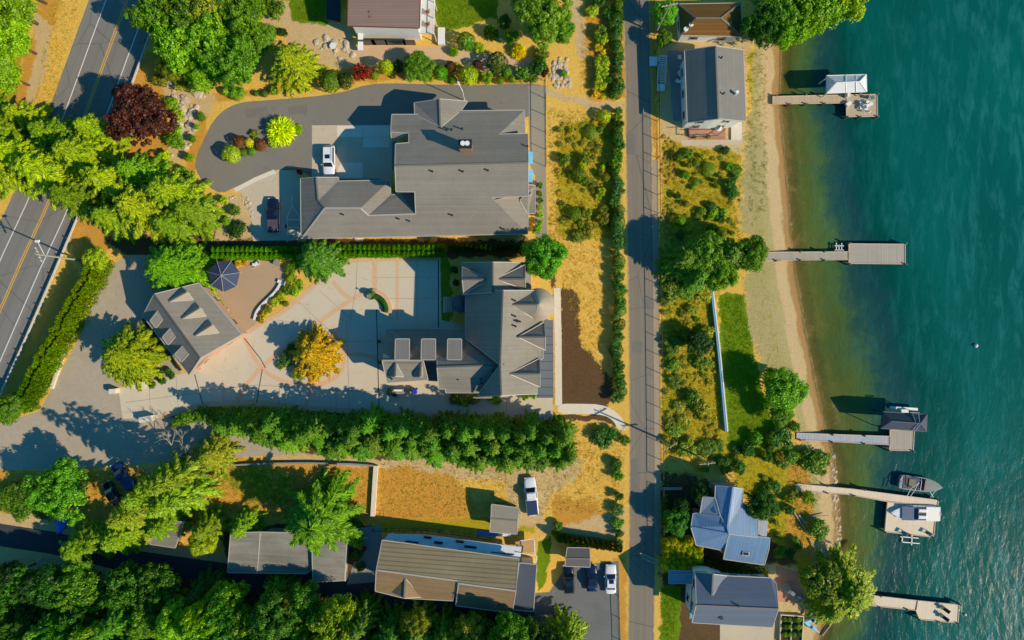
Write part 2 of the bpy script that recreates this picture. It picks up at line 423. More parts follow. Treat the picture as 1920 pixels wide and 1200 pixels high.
# zone outlines on the survey plan: (kind, softness in plan units, weight, outline)
Z = [
 ('gravel', 8, 1, [(545, 45), (600, 40), (655, 50), (660, 100), (840, 90), (990, 115), (1015, 150), (990, 150), (850, 120), (700, 120), (640, 128), (600, 120), (540, 80)]),
 ('gravel', 8, .8, [(480, 0), (545, 0), (545, 60), (500, 50)]),
 ('gravel', 6, .9, [(300, 150), (345, 160), (400, 180), (400, 205), (375, 225), (345, 300), (310, 300), (320, 230)]),
 ('gravel', 3, 1, [(1052, -80), (1078, -80), (1094, 40), (1100, 100), (1088, 115), (1075, 60)]),
 ('gravel', 5, .8, [(1018, 160), (1060, 180), (1170, 196), (1170, 206), (1090, 200), (1020, 178)]),
 ('gravel', 10, .9, [(700, 862), (1090, 862), (1080, 900), (1030, 925), (1010, 1000), (1170, 955), (1170, 1000), (1120, 1012), (1080, 1006), (1040, 980), (965, 990), (945, 900), (860, 895)]),
 ('gravel', 8, .9, [(500, 845), (760, 865), (740, 880), (500, 862)]),
 ('gravel', 8, .9, [(-80, 960), (60, 962), (110, 985), (250, 1010), (420, 1040), (430, 1075), (300, 1080), (100, 1040), (-80, 1010)]),
 ('gravel', 8, .9, [(-60, 1025), (60, 1035), (200, 1065), (320, 1090), (200, 1100), (-60, 1060)]),
 ('gravel', 8, .7, [(1240, 70), (1430, 70), (1400, 100), (1400, 250), (1390, 290), (1240, 260)]),
 ('gravel', 6, .8, [(60, 20), (98, 50), (80, 150), (55, 200), (48, 190), (70, 90)]),
 ('gravel', 8, .7, [(415, 370), (480, 360), (480, 450), (400, 450)]),
 ('gravel', 8, .7, [(1440, 1060), (1490, 1060), (1530, 1130), (1480, 1200), (1440, 1200)]),
 ('bark', 10, 1, [(70, -60), (130, -60), (90, 80), (60, 215), (10, 240), (30, 150), (68, 60)]),
 ('bark', 10, 1, [(245, 100), (330, 100), (345, 160), (310, 180), (320, 320), (200, 470), (150, 500), (130, 430), (215, 200)]),
 ('bark', 6, 1, [(395, 190), (450, 182), (600, 165), (700, 150), (790, 145), (990, 155), (1020, 150), (1010, 120), (860, 120), (640, 130), (480, 170), (400, 175), (360, 250), (350, 320), (368, 320), (385, 240)]),
 ('bark', 8, .9, [(1100, -60), (1168, -60), (1170, 180), (1100, 190), (1095, 100)]),
 ('bark', 4, 1, [(1205, -60), (1226, -60), (1232, 310), (1228, 320), (1218, 160)]),
 ('bark', 10, .9, [(375, 880), (420, 860), (700, 868), (700, 985), (560, 975), (420, 955), (370, 930)]),
 ('bark', 10, .8, [(700, 870), (820, 870), (860, 900), (900, 960), (850, 975), (700, 975)]),
 ('bark', 8, .8, [(1035, 930), (1120, 940), (1150, 990), (1110, 1005), (1040, 990)]),
 ('bark', 10, .9, [(-60, 880), (60, 885), (270, 880), (380, 880), (380, 990), (-60, 960)]),
 ('bark', 8, .9, [(20, 780), (150, 520), (130, 490), (0, 740)]),
 ('bark', 8, .9, [(1150, 1050), (1172, 1040), (1172, 1260), (1158, 1260)]),
 ('bark', 10, .9, [(1480, 860), (1530, 890), (1525, 1040), (1470, 1040)]),
 ('soil', 9, .95, [(1051, 541), (1076, 541), (1082, 560), (1086, 640), (1102, 660), (1118, 680), (1145, 705), (1150, 755), (1120, 768), (1052, 760)]),
 ('soil', 3, 1, [(1060, 778), (1120, 776), (1160, 790), (1160, 800), (1120, 790), (1060, 784)]),
 ('soil', 10, 1, [(400, 440), (420, 385), (470, 375), (480, 450), (560, 452), (1020, 452), (1040, 560), (1040, 480), (560, 485), (400, 500), (240, 480), (200, 450)]),
 ('soil', 20, 1, [(-100, 1060), (300, 1085), (450, 1080), (760, 1130), (1000, 1150), (1010, 1300), (-100, 1300)]),
 ('soil', 6, .9, [(420, 985), (700, 985), (720, 1090), (640, 1100), (420, 1070)]),
 ('soil', 8, .8, [(430, 765), (1060, 780), (1060, 880), (860, 880), (500, 850), (300, 800), (300, 780)]),
 ('soil', 8, .9, [(200, 640), (270, 600), (335, 690), (260, 725), (210, 722)]),
 ('soil', 8, .8, [(1240, 880), (1330, 900), (1500, 1060), (1240, 1060)]),
 ('soil', 10, .8, [(1240, 1070), (1500, 1070), (1500, 1300), (1240, 1300)]),
 ('scrub', 14, .8, [(-100, -60), (70, -60), (30, 160), (10, 240), (-100, 240)]),
 ('scrub', 12, .8, [(500, 0), (560, -40), (700, -40), (620, 45), (560, 55), (500, 60)]),
 ('scrub', 10, .55, [(1042, 235), (1110, 215), (1165, 230), (1165, 450), (1042, 450)]),
 ('scrub', 10, .55, [(1240, 250), (1390, 270), (1380, 450), (1240, 450)]),
 ('scrub', 12, .75, [(1240, 445), (1400, 445), (1345, 560), (1355, 800), (1440, 830), (1500, 860), (1400, 880), (1240, 850)]),
 ('scrub', 12, .9, [(1410, 800), (1480, 840), (1570, 850), (1560, 1080), (1500, 1080), (1430, 980), (1380, 900)]),
 ('scrub', 14, .6, [(1395, 90), (1450, 90), (1450, 400), (1400, 420), (1385, 330), (1410, 250)]),
 ('scrub', 10, .6, [(1020, 650), (1040, 650), (1040, 900), (1010, 900)]),
 ('scrub', 10, .8, [(690, 960), (1000, 975), (1000, 1000), (700, 995)]),
 ('lawn', 5, 1, [(1350, 555), (1392, 550), (1403, 600), (1412, 660), (1432, 740), (1455, 800), (1430, 832), (1370, 830), (1362, 790), (1350, 650)]),
 ('lawn', 5, 1, [(815, -60), (935, -60), (930, 30), (890, 45), (830, 60), (818, 40)]),
 ('lawn', 5, 1, [(545, -60), (650, -60), (615, 45), (545, 40)]),
 ('lawn', 4, 1, [(1240, 1100), (1276, 1098), (1276, 1150), (1262, 1300), (1240, 1300)]),
 ('lawn', 4, .9, [(1008, 1015), (1035, 1005), (1020, 1100), (1005, 1110)]),
 ('lawn', 4, 1, [(826, 486), (844, 486), (846, 610), (826, 610)]),
 ('lawn', 14, .45, [(400, 870), (500, 868), (560, 890), (540, 960), (470, 950), (400, 900)]),
 ('lawn', 8, .9, [(380, 760), (560, 768), (640, 785), (380, 790)]),
 ('sand', 16, 1, [(1400, 250), (1440, 60), (1500, -100), (1700, -100), (1700, 1300), (1480, 1300), (1540, 1110), (1560, 1050), (1545, 960), (1535, 870), (1500, 800), (1475, 700), (1440, 690), (1412, 640), (1400, 560), (1398, 520), (1440, 450), (1390, 430)]),
]
def make_ground():
    xs = axis(-98, 66, .36, 1500); ys = axis(-66, 66, .36, 1500)
    X, Y = np.meshgrid(xs, ys); d = shore_d(X, Y)
    zz = np.interp(d, [-9, -5, -1.2, 0, 3, 12, 40], [0, -.12, -.55, -1.0, -1.7, -4, -9])
    zz = zz-.006+np.where(d < -6, 0, wob(X, Y)*.03)
    ny, nx = X.shape
    v = np.stack([X, Y, zz], -1).reshape(-1, 3).astype(np.float32)
    idx = np.arange(nx*ny).reshape(ny, nx)
    q = np.stack([idx[:-1, :-1], idx[:-1, 1:], idx[1:, 1:], idx[1:, :-1]], -1).reshape(-1, 4).astype(np.int32)
    me = bpy.data.meshes.new('ground'); me.vertices.add(len(v)); me.vertices.foreach_set('co', v.ravel())
    me.loops.add(q.size); me.loops.foreach_set('vertex_index', q.ravel())
    me.polygons.add(len(q)); me.polygons.foreach_set('loop_start', np.arange(0, q.size, 4, dtype=np.int32))
    me.polygons.foreach_set('loop_total', np.full(len(q), 4, dtype=np.int32)); me.update(calc_edges=True)
    w = wob(X, Y)*5+wob(X*3.1, Y*3.1)*2.5
    PX = X/S+960+w; PY = 600-Y/S+np.roll(w, 7, 0)
    masks = {k: np.zeros(X.shape) for k in ('gravel', 'bark', 'soil', 'scrub', 'lawn', 'sand')}
    for kind, soft, wt, poly in Z:
        p = np.array(poly, float); x0, y0 = p.min(0)-soft*2; x1, y1 = p.max(0)+soft*2
        sel = (PX > x0) & (PX < x1) & (PY > y0) & (PY < y1)
        D = polydist(PX[sel], PY[sel], poly)
        m = np.clip(D/soft*.5+.5, 0, 1)*wt
        masks[kind][sel] = np.maximum(masks[kind][sel], m)
    masks['shored'] = np.clip(d, -30, 5); masks['wet'] = np.clip((d+2.2)/2.2, 0, 1); masks['sand'] = np.maximum(masks['sand'], np.clip((d+6)/3, 0, 1))
    for k, m in masks.items():
        a = me.attributes.new(k, 'FLOAT', 'POINT'); a.data.foreach_set('value', m.reshape(-1).astype(np.float32))
    t = NT('ground'); p = t.pos()
    nb = t.noise(p, .22, 6, .65, .6); nm = t.noise(p, 1.3, 6, .7, .8); nf = t.noise(p, 6, 4, .75, .5); ns = t.noise(t.pos(.5, (1, 2.6, 1)), 2.2, 5, .75, 2.0)
    mus = t.ramp(ns, .38, .62)
    def two(c1, c2, c3): return t.mix(mus, t.mix(t.ramp(nb, .35, .68), c1, c2), c3)
    straw = two(C(252, 198, 78), C(244, 176, 52), C(255, 214, 112))
    lay = [('scrub', two(C(226, 188, 44), C(246, 192, 60), C(160, 162, 26))), ('bark', two(C(240, 178, 66), C(248, 194, 80), C(214, 152, 66))),
           ('soil', two(C(104, 78, 50), C(88, 66, 44), C(122, 94, 62))), ('gravel', two(C(228, 192, 130), C(212, 176, 120), C(236, 206, 150))),
           ('lawn', two(C(124, 156, 14), C(158, 170, 34), C(100, 136, 10))), ('sand', two(C(218, 194, 144), C(204, 184, 124), C(190, 176, 110)))]
    col = straw
    for k, c in lay:
        a = t.new('Attribute', attribute_name=k).outputs['Fac']
        f = t.math('ADD', t.math('MULTIPLY', a, 1.6), t.math('MULTIPLY', t.math('SUBTRACT', nm, .55), 2.2))
        f = t.math('MULTIPLY', t.math('SUBTRACT', f, .35), 3.0, True)
        f = t.math('MULTIPLY', f, t.math('GREATER_THAN', a, .02))
        col = t.mix(f, col, c)
    a = t.new('Attribute', attribute_name='wet').outputs['Fac']
    col = t.mix(a, col, C(150, 122, 62))
    sd_ = t.math('ADD', t.new('Attribute', attribute_name='shored').outputs['Fac'], t.math('MULTIPLY', t.math('SUBTRACT', nb, .5), 2.2))
    def band(lo, hi, soft):
        return t.math('MULTIPLY', t.math('MULTIPLY', t.math('SUBTRACT', sd_, lo), 1/soft, True), t.math('MULTIPLY', t.math('SUBTRACT', hi, sd_), 1/soft, True))
    col = t.mix(t.math('MULTIPLY', band(-3.6, -1.0, .5), .85), col, t.mix(nm, C(240, 208, 156), C(228, 190, 136)))
    col = t.mix(t.math('MULTIPLY', band(-1.2, .1, .35), .85), col, t.mix(nm, C(200, 152, 96), C(172, 130, 84)))
    col = t.mix(t.math('MULTIPLY', band(-9.5, -3.8, 1.5), t.ramp(nm, .52, .66)), col, C(168, 160, 62))
    col = t.mix(t.math('MULTIPLY', t.ramp(nf, .48, .72), .4), col, t.mix(1.0, col, (.5, .42, .34, 1), 'MULTIPLY'))
    col = t.mix(t.math('MULTIPLY', t.ramp(nm, .5, .75), .3), col, t.mix(1.0, col, (1.3, 1.25, 1.1, 1), 'MULTIPLY'))
    t.col(col); t.rough(.95, .15); t.bump(t.math('ADD', nf, t.math('MULTIPLY', ns, 1.3)), .9, .22)
    me.materials.append(t.m)
    o = bpy.data.objects.new('ground', me); COL.objects.link(o); tag(o, kind='structure')
    return o
make_ground()
def make_lake():
    ys = axis(-70, 70, .5, 1500); ds = np.array([-1.5, -.6, 0, .5, 1, 1.6, 2.2, 3, 4, 5, 6, 7, 8, 9, 10, 12, 14, 17, 20, 25, 32, 45, 80, 200, 1500], float)
    D, Y = np.meshgrid(ds, ys); X = D+(np.interp(600-Y/S, SY, SXv)-960)*S
    ny, nx = X.shape; v = np.stack([X, Y, np.full(X.shape, WZ)], -1).reshape(-1, 3)
    idx = np.arange(nx*ny).reshape(ny, nx)
    q = np.stack([idx[:-1, :-1], idx[:-1, 1:], idx[1:, 1:], idx[1:, :-1]], -1).reshape(-1, 4)
    me = bpy.data.meshes.new('lake_water'); me.from_pydata(v.tolist(), [], q.tolist())
    a = me.attributes.new('shore', 'FLOAT', 'POINT'); a.data.foreach_set('value', D.reshape(-1).astype(np.float32)); a2 = me.attributes.new('depth', 'FLOAT', 'POINT'); a2.data.foreach_set('value', (D*np.interp(600-Y/S, [0, 150, 300, 600, 800, 900, 1200], [1.5, 1.45, 1.2, .88, .9, 1.25, 1.3])).reshape(-1).astype(np.float32))
    t = NT('lake_water'); d = t.new('Attribute', attribute_name='shore').outputs['Fac']; p = t.pos()
    n1 = t.noise(p, .12, 5, .6, .8); n2 = t.noise(p, .55, 5, .7, 1.0); n3 = t.noise(p, 1.6, 4, .7, 1.5)
    dp = t.new('Attribute', attribute_name='depth').outputs['Fac']
    dd = t.math('ADD', dp, t.math('MULTIPLY', t.math('SUBTRACT', n1, .5), 7))
    dd = t.math('ADD', dd, t.math('MULTIPLY', t.math('SUBTRACT', n2, .5), 6))
    r = t.new('ValToRGB'); t.put(r.inputs[0], t.math('MULTIPLY', dd, 1/24.0, True)); e = r.color_ramp.elements
    e[0].position = 0; e[0].color = C(140, 122, 62); e[1].position = 1; e[1].color = C(6, 86, 78)
    for ps, c in ((.05, C(104, 100, 50)), (.16, C(82, 92, 40)), (.27, C(72, 98, 52)), (.4, C(36, 76, 68)), (.52, C(24, 66, 68)), (.66, C(2, 70, 62))):
        x = e.new(ps); x.color = c
    col = r.outputs[0]
    big = t.noise(t.pos(.5, (1, .5, 1)), .055, 4, .55); col = t.mix(t.ramp(big, .3, .7), t.mix(1.0, col, (.78, .84, .86, 1), 'MULTIPLY'), t.mix(1.0, col, (1.2, 1.22, 1.24, 1), 'MULTIPLY'))
    st = t.noise(t.pos(.12, (1.0, .25, 1)), .62, 6, .66, .5)
    g = t.ramp(d, .0, .01)
    stf = t.math('MULTIPLY', t.ramp(st, .48, .8), t.math('MULTIPLY', d, 1/40., True))
    col = t.mix(t.math('MULTIPLY', stf, .8), col, C(46, 126, 126))
    weed = t.math('MULTIPLY', t.ramp(n3, .5, .75), t.math('SUBTRACT', .55, t.math('MULTIPLY', d, 1/20., True), True))
    col = t.mix(weed, col, C(48, 66, 30))
    fo = t.math('MULTIPLY', t.math('MULTIPLY', t.math('GREATER_THAN', t.math('ADD', d, t.math('MULTIPLY', n2, 1.2)), .75), t.math('LESS_THAN', t.math('ADD', d, t.math('MULTIPLY', n2, 1.2)), 1.0)), t.ramp(n3, .35, .6))
    col = t.mix(t.math('MULTIPLY', fo, .7), col, C(205, 200, 178))
    # clear in the shallows, opaque further out
    t.col(col); t.rough(.22, .05)
    h = t.math('ADD', t.math('MULTIPLY', t.noise(t.pos(.35, (1.0, .4, 1)), 1.1, 6, .62, .5), 1.0), t.math('MULTIPLY', t.noise(t.pos(-.4, (1, .5, 1)), .35, 4, .5), 1.3))
    t.bump(h, .5, .16)
    tr = t.new('BsdfTransparent'); mx = t.new('MixShader')
    f = t.math('MULTIPLY', t.math('ADD', d, .5), 1/3.2, True)
    f = t.math('ADD', t.math('MULTIPLY', f, .93), .07)
    t.put(mx.inputs[0], f); t.t.links.new(tr.outputs[0], mx.inputs[1]); t.t.links.new(t.b.outputs[0], mx.inputs[2])
    t.t.links.new(mx.outputs[0], t.out.inputs[0])
    me.materials.append(t.m); me.shade_smooth()
    o = bpy.data.objects.new('lake_water', me); COL.objects.link(o); tag(o, kind='structure')
make_lake()

# ------------------------------------------------------------------ roads and paving
ASPH = stain('asphalt', C(128, 122, 110), .85, 1.12, .9, .1, 3)
ASPHD = stain('asphalt_dark', C(62, 66, 70), .75, 1.2, .9, .15, 3)
ASPHG = stain('asphalt_grey', C(112, 112, 108), .7, 1.3, .9, .3, 3)
CONC = stain('concrete', C(196, 180, 152), .86, 1.08, .9, .2, 2)
CONCB = stain('concrete_light', C(222, 208, 184), .85, 1.08, .85, .3, 2)
CONCP = stain('concrete_pale_band', C(212, 172, 134), .9, 1.08, .85, .4, 2)
CONCO = stain('concrete_old', C(176, 164, 142), .72, 1.15, .9, .25, 2.5, warm=C(170, 150, 125))
CONCG = stain('concrete_grey', C(140, 140, 135), .85, 1.1, .9, .3, 3)
PATIO = stain('patio_stone', C(178, 150, 118), .9, 1.06, .9, .4, 4)
JOINT = plain('joint', C(160, 146, 124), .9); DRAIN = plain('drain', C(60, 58, 56), .9)
WHITE = plain('white_paint', C(225, 222, 214), .55, .05)
LINEW = plain('road_white', C(222, 214, 205), .7, .15, scale=4)
LINEY = plain('road_yellow', C(226, 170, 40), .7, .15, scale=4)
def road_mat(name='highway_asphalt', edge=False, c=C(126, 122, 114)):
    t = NT(name); p = t.pos(); uv = t.new('UVMap'); x = t.new('SeparateXYZ'); t.put(x.inputs[0], uv.outputs[0])
    w = t.new('TexNoise', noise_dimensions='1D'); t.put(w.inputs['W'], x.outputs[0]); w.inputs['Scale'].default_value = 9; w.inputs['Detail'].default_value = 3
    n = t.noise(p, .25, 6, .65); n2 = t.noise(p, 9, 3, .7)
    a = t.mix(t.ramp(w.outputs[0], .3, .7), sh(c, .8), sh(c, 1.2)); a = t.mix(t.math('MULTIPLY', n, .6), a, sh(c, .8))
    a = t.mix(.25, a, t.mix(n2, sh(c, .5), sh(c, 1.5)))
    v = t.new('TexVoronoi', feature='DISTANCE_TO_EDGE'); t.put(v.inputs['Vector'], p); v.inputs['Scale'].default_value = .11
    a = t.mix(t.math('MULTIPLY', t.math('LESS_THAN', v.outputs[0], .007), .45), a, sh(c, .4))
    if edge:
        e = t.math('ABSOLUTE', t.math('SUBTRACT', x.outputs[0], .5)); e = t.math('ADD', e, t.math('MULTIPLY', t.math('SUBTRACT', t.noise(p, .9, 5, .7), .5), .16))
        a = t.mix(t.math('MULTIPLY', t.math('SUBTRACT', e, .44), 14, True), a, C(206, 168, 108))
        a = t.mix(t.math('MULTIPLY', t.ramp(t.noise(t.pos(0, (1, .25, 1)), .7, 5, .7), .56, .75), .25), a, sh(c, .6))
    t.col(a); t.rough(.9, .25); return t.m
YC = [(560, -900), (330, -260), (258, -50), (238, 0), (196, 115), (153, 233), (117, 318), (82, 400), (40, 490), (0, 582), (-90, 790), (-220, 1100), (-600, 2200)]
ribbon('highway', YC, 67, -60, .004, road_mat(), uv=True)
def xo(f):   # polyline with offset varying slowly along the road
    return f
for nm, off in (('road_line', 37), ('road_line', -38)):
    ribbon(nm, YC, off-.9, off+.9, .009, LINEW)
for off in (-1.8, 1.8): ribbon('road_line', YC, off-.8, off+.8, .009, LINEY)
LANE = [(1180, -1200), (1192, -120), (1193, 0), (1197, 170), (1200, 400), (1203, 600), (1205, 800), (1204, 1000), (1202, 1200), (1198, 1330), (1190, 2400)]
ribbon('lane', LANE, 25, -25, .004, road_mat('lane_asphalt', True, C(132, 122, 106)), uv=True)
ribbon('lane_concrete_edge', [(1230, 300), (1230, 500), (1232, 700), (1234, 900), (1234, 1040)], 6, -4, .007, stain('lane_edge', C(165, 148, 122), .8, 1.15, .9, .3, 3))
DRV = [(1024, 160), (985, 156), (900, 160), (800, 158), (730, 156), (690, 158), (640, 174), (580, 182), (500, 188), (455, 191), (425, 202), (400, 225), (380, 265), (364, 305), (372, 330), (390, 350),
       (415, 364), (446, 348), (480, 335), (520, 320), (565, 318), (600, 345), (735, 345), (745, 240), (800, 225), (1024, 225)]
drv = sheet('asphalt_driveway', smooth_pts(DRV, 1), .005, ASPH)
sheet('garage_apron', [(585, 235), (735, 234), (735, 335), (585, 335)], .009, CONC)
for q in ([(632, 236), (680, 236), (680, 257), (632, 257)], [(681, 236), (730, 236), (730, 257), (681, 257)], [(681, 258), (730, 258), (730, 276), (681, 276)], [(640, 305), (680, 305), (680, 334), (626, 334)]):
    sheet('concrete_slab', q, .013, CONCB)
sheet('paved_yard', [(444, 356), (520, 318), (560, 322), (566, 450), (474, 452), (470, 400), (462, 368)], .009, CONC)
ribbon('kerb_strip', [(440, 357), (480, 336), (516, 321)], 4, -4, .014, CONCB)
sheet('side_walkway', [(990, 160), (1021, 160), (1026, 445), (1004, 445), (1004, 330), (994, 310)], .012, stain('walkway', C(150, 142, 124), .85, 1.1, .9, .3, 3))
old = sheet('old_concrete_drive', [(198, 506), (238, 478), (312, 478), (335, 560), (300, 590), (340, 700), (225, 722), (232, 765), (330, 785), (560, 800), (560, 850), (285, 868), (120, 880), (0, 880), (-90, 890), (-90, 800), (-20, 803), (75, 770), (150, 630)], .005, CONCO)
court = sheet('paved_court', [(222, 728), (345, 700), (375, 690), (452, 630), (478, 612), (520, 588), (600, 520), (648, 487), (700, 483), (825, 482), (828, 600), (870, 610), (880, 640), (880, 735), (1036, 735), (1037, 787),
        (900, 792), (700, 778), (560, 768), (480, 757), (380, 760), (320, 775), (300, 783), (230, 785)], .009, stain('court_concrete', C(204, 190, 164), .88, 1.06, .88, .2, 2))
for ln, w in (([(702, 486), (702, 530), (704, 556)], 4.2), ([(625, 528), (640, 548), (658, 562)], 4), ([(690, 545), (658, 562), (620, 588), (590, 610), (560, 636), (515, 668), (487, 690), (462, 722), (440, 758)], 4.2),
              ([(456, 630), (487, 690), (520, 712), (560, 722), (610, 720), (640, 700), (648, 660), (625, 625)], 4), ([(640, 664), (706, 666), (720, 700)], 3.5), ([(586, 718), (580, 740), (572, 768)], 3.5),
              ([(648, 490), (702, 486), (826, 485)], 4), ([(520, 592), (560, 562), (600, 524), (648, 490)], 4), ([(455, 630), (480, 612), (520, 590)], 4), ([(300, 782), (380, 757), (480, 753), (560, 764), (700, 774), (900, 788)], 5), ([(745, 486), (745, 600)], 2.5)):
    BI = globals().get('BI', 0)+1; ribbon('brick_band', smooth_pts(ln, 2, False), w, -w, .0125+.0006*BI, CONCP, court)
for ln, w in (([(706, 580), (709, 700), (711, 775)], .8), ([(365, 702), (380, 758)], .8), ([(492, 692), (481, 755)], .8), ([(458, 634), (488, 672), (498, 690)], .8), ([(822, 488), (822, 614)], .9), ([(670, 486), (668, 540), (655, 610)], .35),
              ([(700, 520), (780, 520), (820, 520)], .35), ([(782, 487), (782, 600)], .35), ([(560, 566), (640, 640)], .35), ([(600, 545), (660, 600)], .35), ([(520, 600), (585, 612)], .35), ([(540, 640), (700, 640)], .35),
              ([(630, 740), (632, 770)], .35), ([(280, 715), (282, 780)], .35), ([(330, 706), (335, 772)], .35), ([(420, 720), (420, 756)], .35), ([(525, 720), (522, 760)], .35), ([(650, 600), (655, 768)], .35), ([(700, 560), (826, 560)], .35), ([(235, 755), (380, 735)], .35), ([(380, 733), (480, 722), (700, 735)], .35), ([(860, 740), (860, 786)], .35), ([(950, 738), (950, 786)], .4)):
    JI = globals().get('JI', 0)+1; ribbon('joint', ln, w, -w, .0215+.0005*JI, DRAIN if w > .7 else JOINT, court)
patio = sheet('patio', smooth_pts([(396, 535), (436, 488), (500, 488), (530, 496), (535, 530), (512, 558), (488, 585), (478, 612), (455, 630), (440, 612), (420, 575)], 1), .012, PATIO)
sheet('lake_terrace', [(1285, 226), (1360, 226), (1360, 262), (1290, 262)], .006, stain('terracotta', C(176, 128, 98), .8, 1.1, .9, .5, 4))
sheet('beach_path', [(1275, 262), (1392, 262), (1390, 272), (1280, 274)], .006, CONC)
sheet('pool_terrace', [(1252, 96), (1290, 96), (1292, 230), (1262, 226)], .006, CONCG)
sheet('house_terrace', [(1455, 1060), (1500, 1075), (1508, 1100), (1500, 1130), (1455, 1128)], .006, stain('terracotta2', C(196, 140, 108), .8, 1.1, .9, .5, 4))
sheet('timber_terrace', [(1350, 1165), (1450, 1170), (1450, 1260), (1350, 1260)], .006, CONC)
sheet('house_terrace', [(655, 85), (830, 88), (1000, 112), (1000, 126), (830, 112), (650, 108)], .004, stain('tan_path', C(206, 172, 132), .8, 1.1, .9, .5, 4))
sheet('parking_yard', [(1003, 1112), (1030, 1110), (1062, 1062), (1160, 1052), (1164, 1280), (1000, 1280)], .007, ASPHG)
LR = [(-120, 975), (0, 1003), (100, 1018), (230, 1050), (430, 1078), (560, 1095), (650, 1104), (760, 1128), (900, 1150), (1005, 1150)]
ribbon('lower_road', LR, 21, -21, .004, ASPHD)
sheet('gravel_yard', [(670, 990), (715, 985), (720, 1090), (650, 1096), (665, 1050)], .006, CONCG)
sheet('footpath', smooth_pts([(1046, 757), (1090, 757), (1125, 758), (1150, 768), (1168, 786), (1178, 806), (1160, 808), (1150, 788), (1132, 778), (1100, 776), (1046, 777)], 1), .008, CONCB)
ribbon('retaining_wall_cap', [(1044, 540), (1046, 640), (1047, 760)], 6, -7, .016, CONCB)

PATCH = stain('patched_tar', C(120, 115, 105), .8, 1.1, .9, .5, 3)
for i, q in enumerate(([(1174, 250), (1190, 251), (1190, 290), (1175, 289)], [(1185, 640), (1204, 641), (1204, 662), (1186, 660)], [(1182, 860), (1196, 860), (1197, 925), (1183, 925)], [(1173, 60), (1186, 60), (1186, 84), (1174, 83)], [(1206, 560), (1226, 561), (1226, 580), (1206, 579)], [(460, 205), (500, 200), (504, 215), (462, 222)], [(540, 200), (575, 196), (577, 212), (541, 216)])):
    sheet('road_patch', q, .0085+.0004*i, PATCH)
# ------------------------------------------------------------------ houses
R_GREY = striped('shingle_grey', C(140, 132, 119), 0, .28, .16, .8, noise=.19, bump=.3)
R_GREYV = striped('shingle_grey_v', C(126, 122, 114), PI/2, .28, .16, .8, noise=.13, bump=.3)
R_TAN = striped('shingle_tan', C(170, 154, 132), 0, .3, .14, .84, noise=.1, bump=.3)
R_BROWN = striped('roof_brown', C(136, 112, 100), 0, .42, .1, .6, noise=.06, bump=.4, rough=.6)
R_TILE = striped('tile_tan', C(156, 138, 104), .085, .62, .2, .45, noise=.2, bump=.6, cross=.45)
R_MOSS = striped('moss_roof', C(140, 98, 44), 0, .4, .2, .8, noise=.4, bump=.5, c2=C(96, 76, 34))
R_BLUE = striped('metal_blue', C(112, 142, 172), PI/2+.08, .42, .12, .55, noise=.16, bump=.5, rough=.45, spec=.5)
R_SLATE = striped('metal_slate', C(98, 106, 120), 0, .6, .05, .75, noise=.06, bump=.2, rough=.6, spec=.4)
R_OLD = striped('old_roof', C(142, 138, 124), .06, .4, .12, .8, noise=.5, bump=.4)
R_DARK = plain('flat_dark_roof', C(70, 78, 90), .7)
W_WHITE = stain('wall_white', C(226, 222, 212), .9, 1.03, .8, .5, 2)
W_BEIGE = stain('wall_beige', C(205, 182, 152), .9, 1.05, .85, .5, 2)
W_PINK = stain('wall_pink', C(200, 166, 140), .9, 1.05, .85, .5, 2)
W_GREY = stain('wall_grey', C(140, 140, 135), .9, 1.05, .85, .5, 2)
W_BROWN = stain('wall_brown', C(120, 92, 66), .8, 1.1, .85, .5, 2)
W_BLUE = stain('wall_blue', C(110, 160, 178), .9, 1.05, .8, .5, 2)
TRIM = plain('trim', C(176, 170, 158), .6, .05); TRIMD = plain('trim_dark', C(92, 86, 78), .6, .05); CAPM = plain('ridge_tile', C(120, 112, 100), .8)
DARKM = plain('dark_metal', C(40, 42, 46), .5, .1)
def glass(name, c=(.02, .03, .04, 1), r=.06):
    if name in MATS: return MATS[name]
    t = NT(name); t.col(c); t.rough(r, .8); MATS[name] = t.m; return t.m
GLASS = glass('window_glass')

def shell(facets):
    """facets of (px,py,h) -> indexed world mesh, all facing up"""
    key = {}; V = []; F = []
    for f in facets:
        ix = []
        for p in f:
            k = (round(p[0], 1), round(p[1], 1), round(p[2], 2))
            if k not in key: key[k] = len(V); V.append(W(p[0], p[1], p[2]))
            ix.append(key[k])
        a = sum(V[ix[i]].x*V[ix[(i+1) % len(ix)]].y-V[ix[(i+1) % len(ix)]].x*V[ix[i]].y for i in range(len(ix)))
        if a < 0: ix = ix[::-1]
        F.append(ix)
    return V, F
def gable(p, hs, hr, ridge, he2=None):
    """p: 4 eave corners in order (0-1 one eave, 2-3 the other), ridge ends near edge 3-0 and edge 1-2"""
    h2 = hs if he2 is None else he2
    a, b, c, d = [(p[0][0], p[0][1], hs), (p[1][0], p[1][1], hs), (p[2][0], p[2][1], h2), (p[3][0], p[3][1], h2)]
    r0 = (ridge[0][0], ridge[0][1], hr); r1 = (ridge[1][0], ridge[1][1], hr)
    return [[a, b, r1, r0], [c, d, r0, r1]]
def hip(p, hs, hr, ridge):
    f = gable(p, hs, hr, ridge); a, b = f[0][0], f[0][1]; c, d = f[1][0], f[1][1]; r1, r0 = f[0][2], f[0][3]
    return f+[[b, c, r1], [d, a, r0]]
def wedge(A, R, N, Sx): return [[A, R, N], [A, Sx, R]]
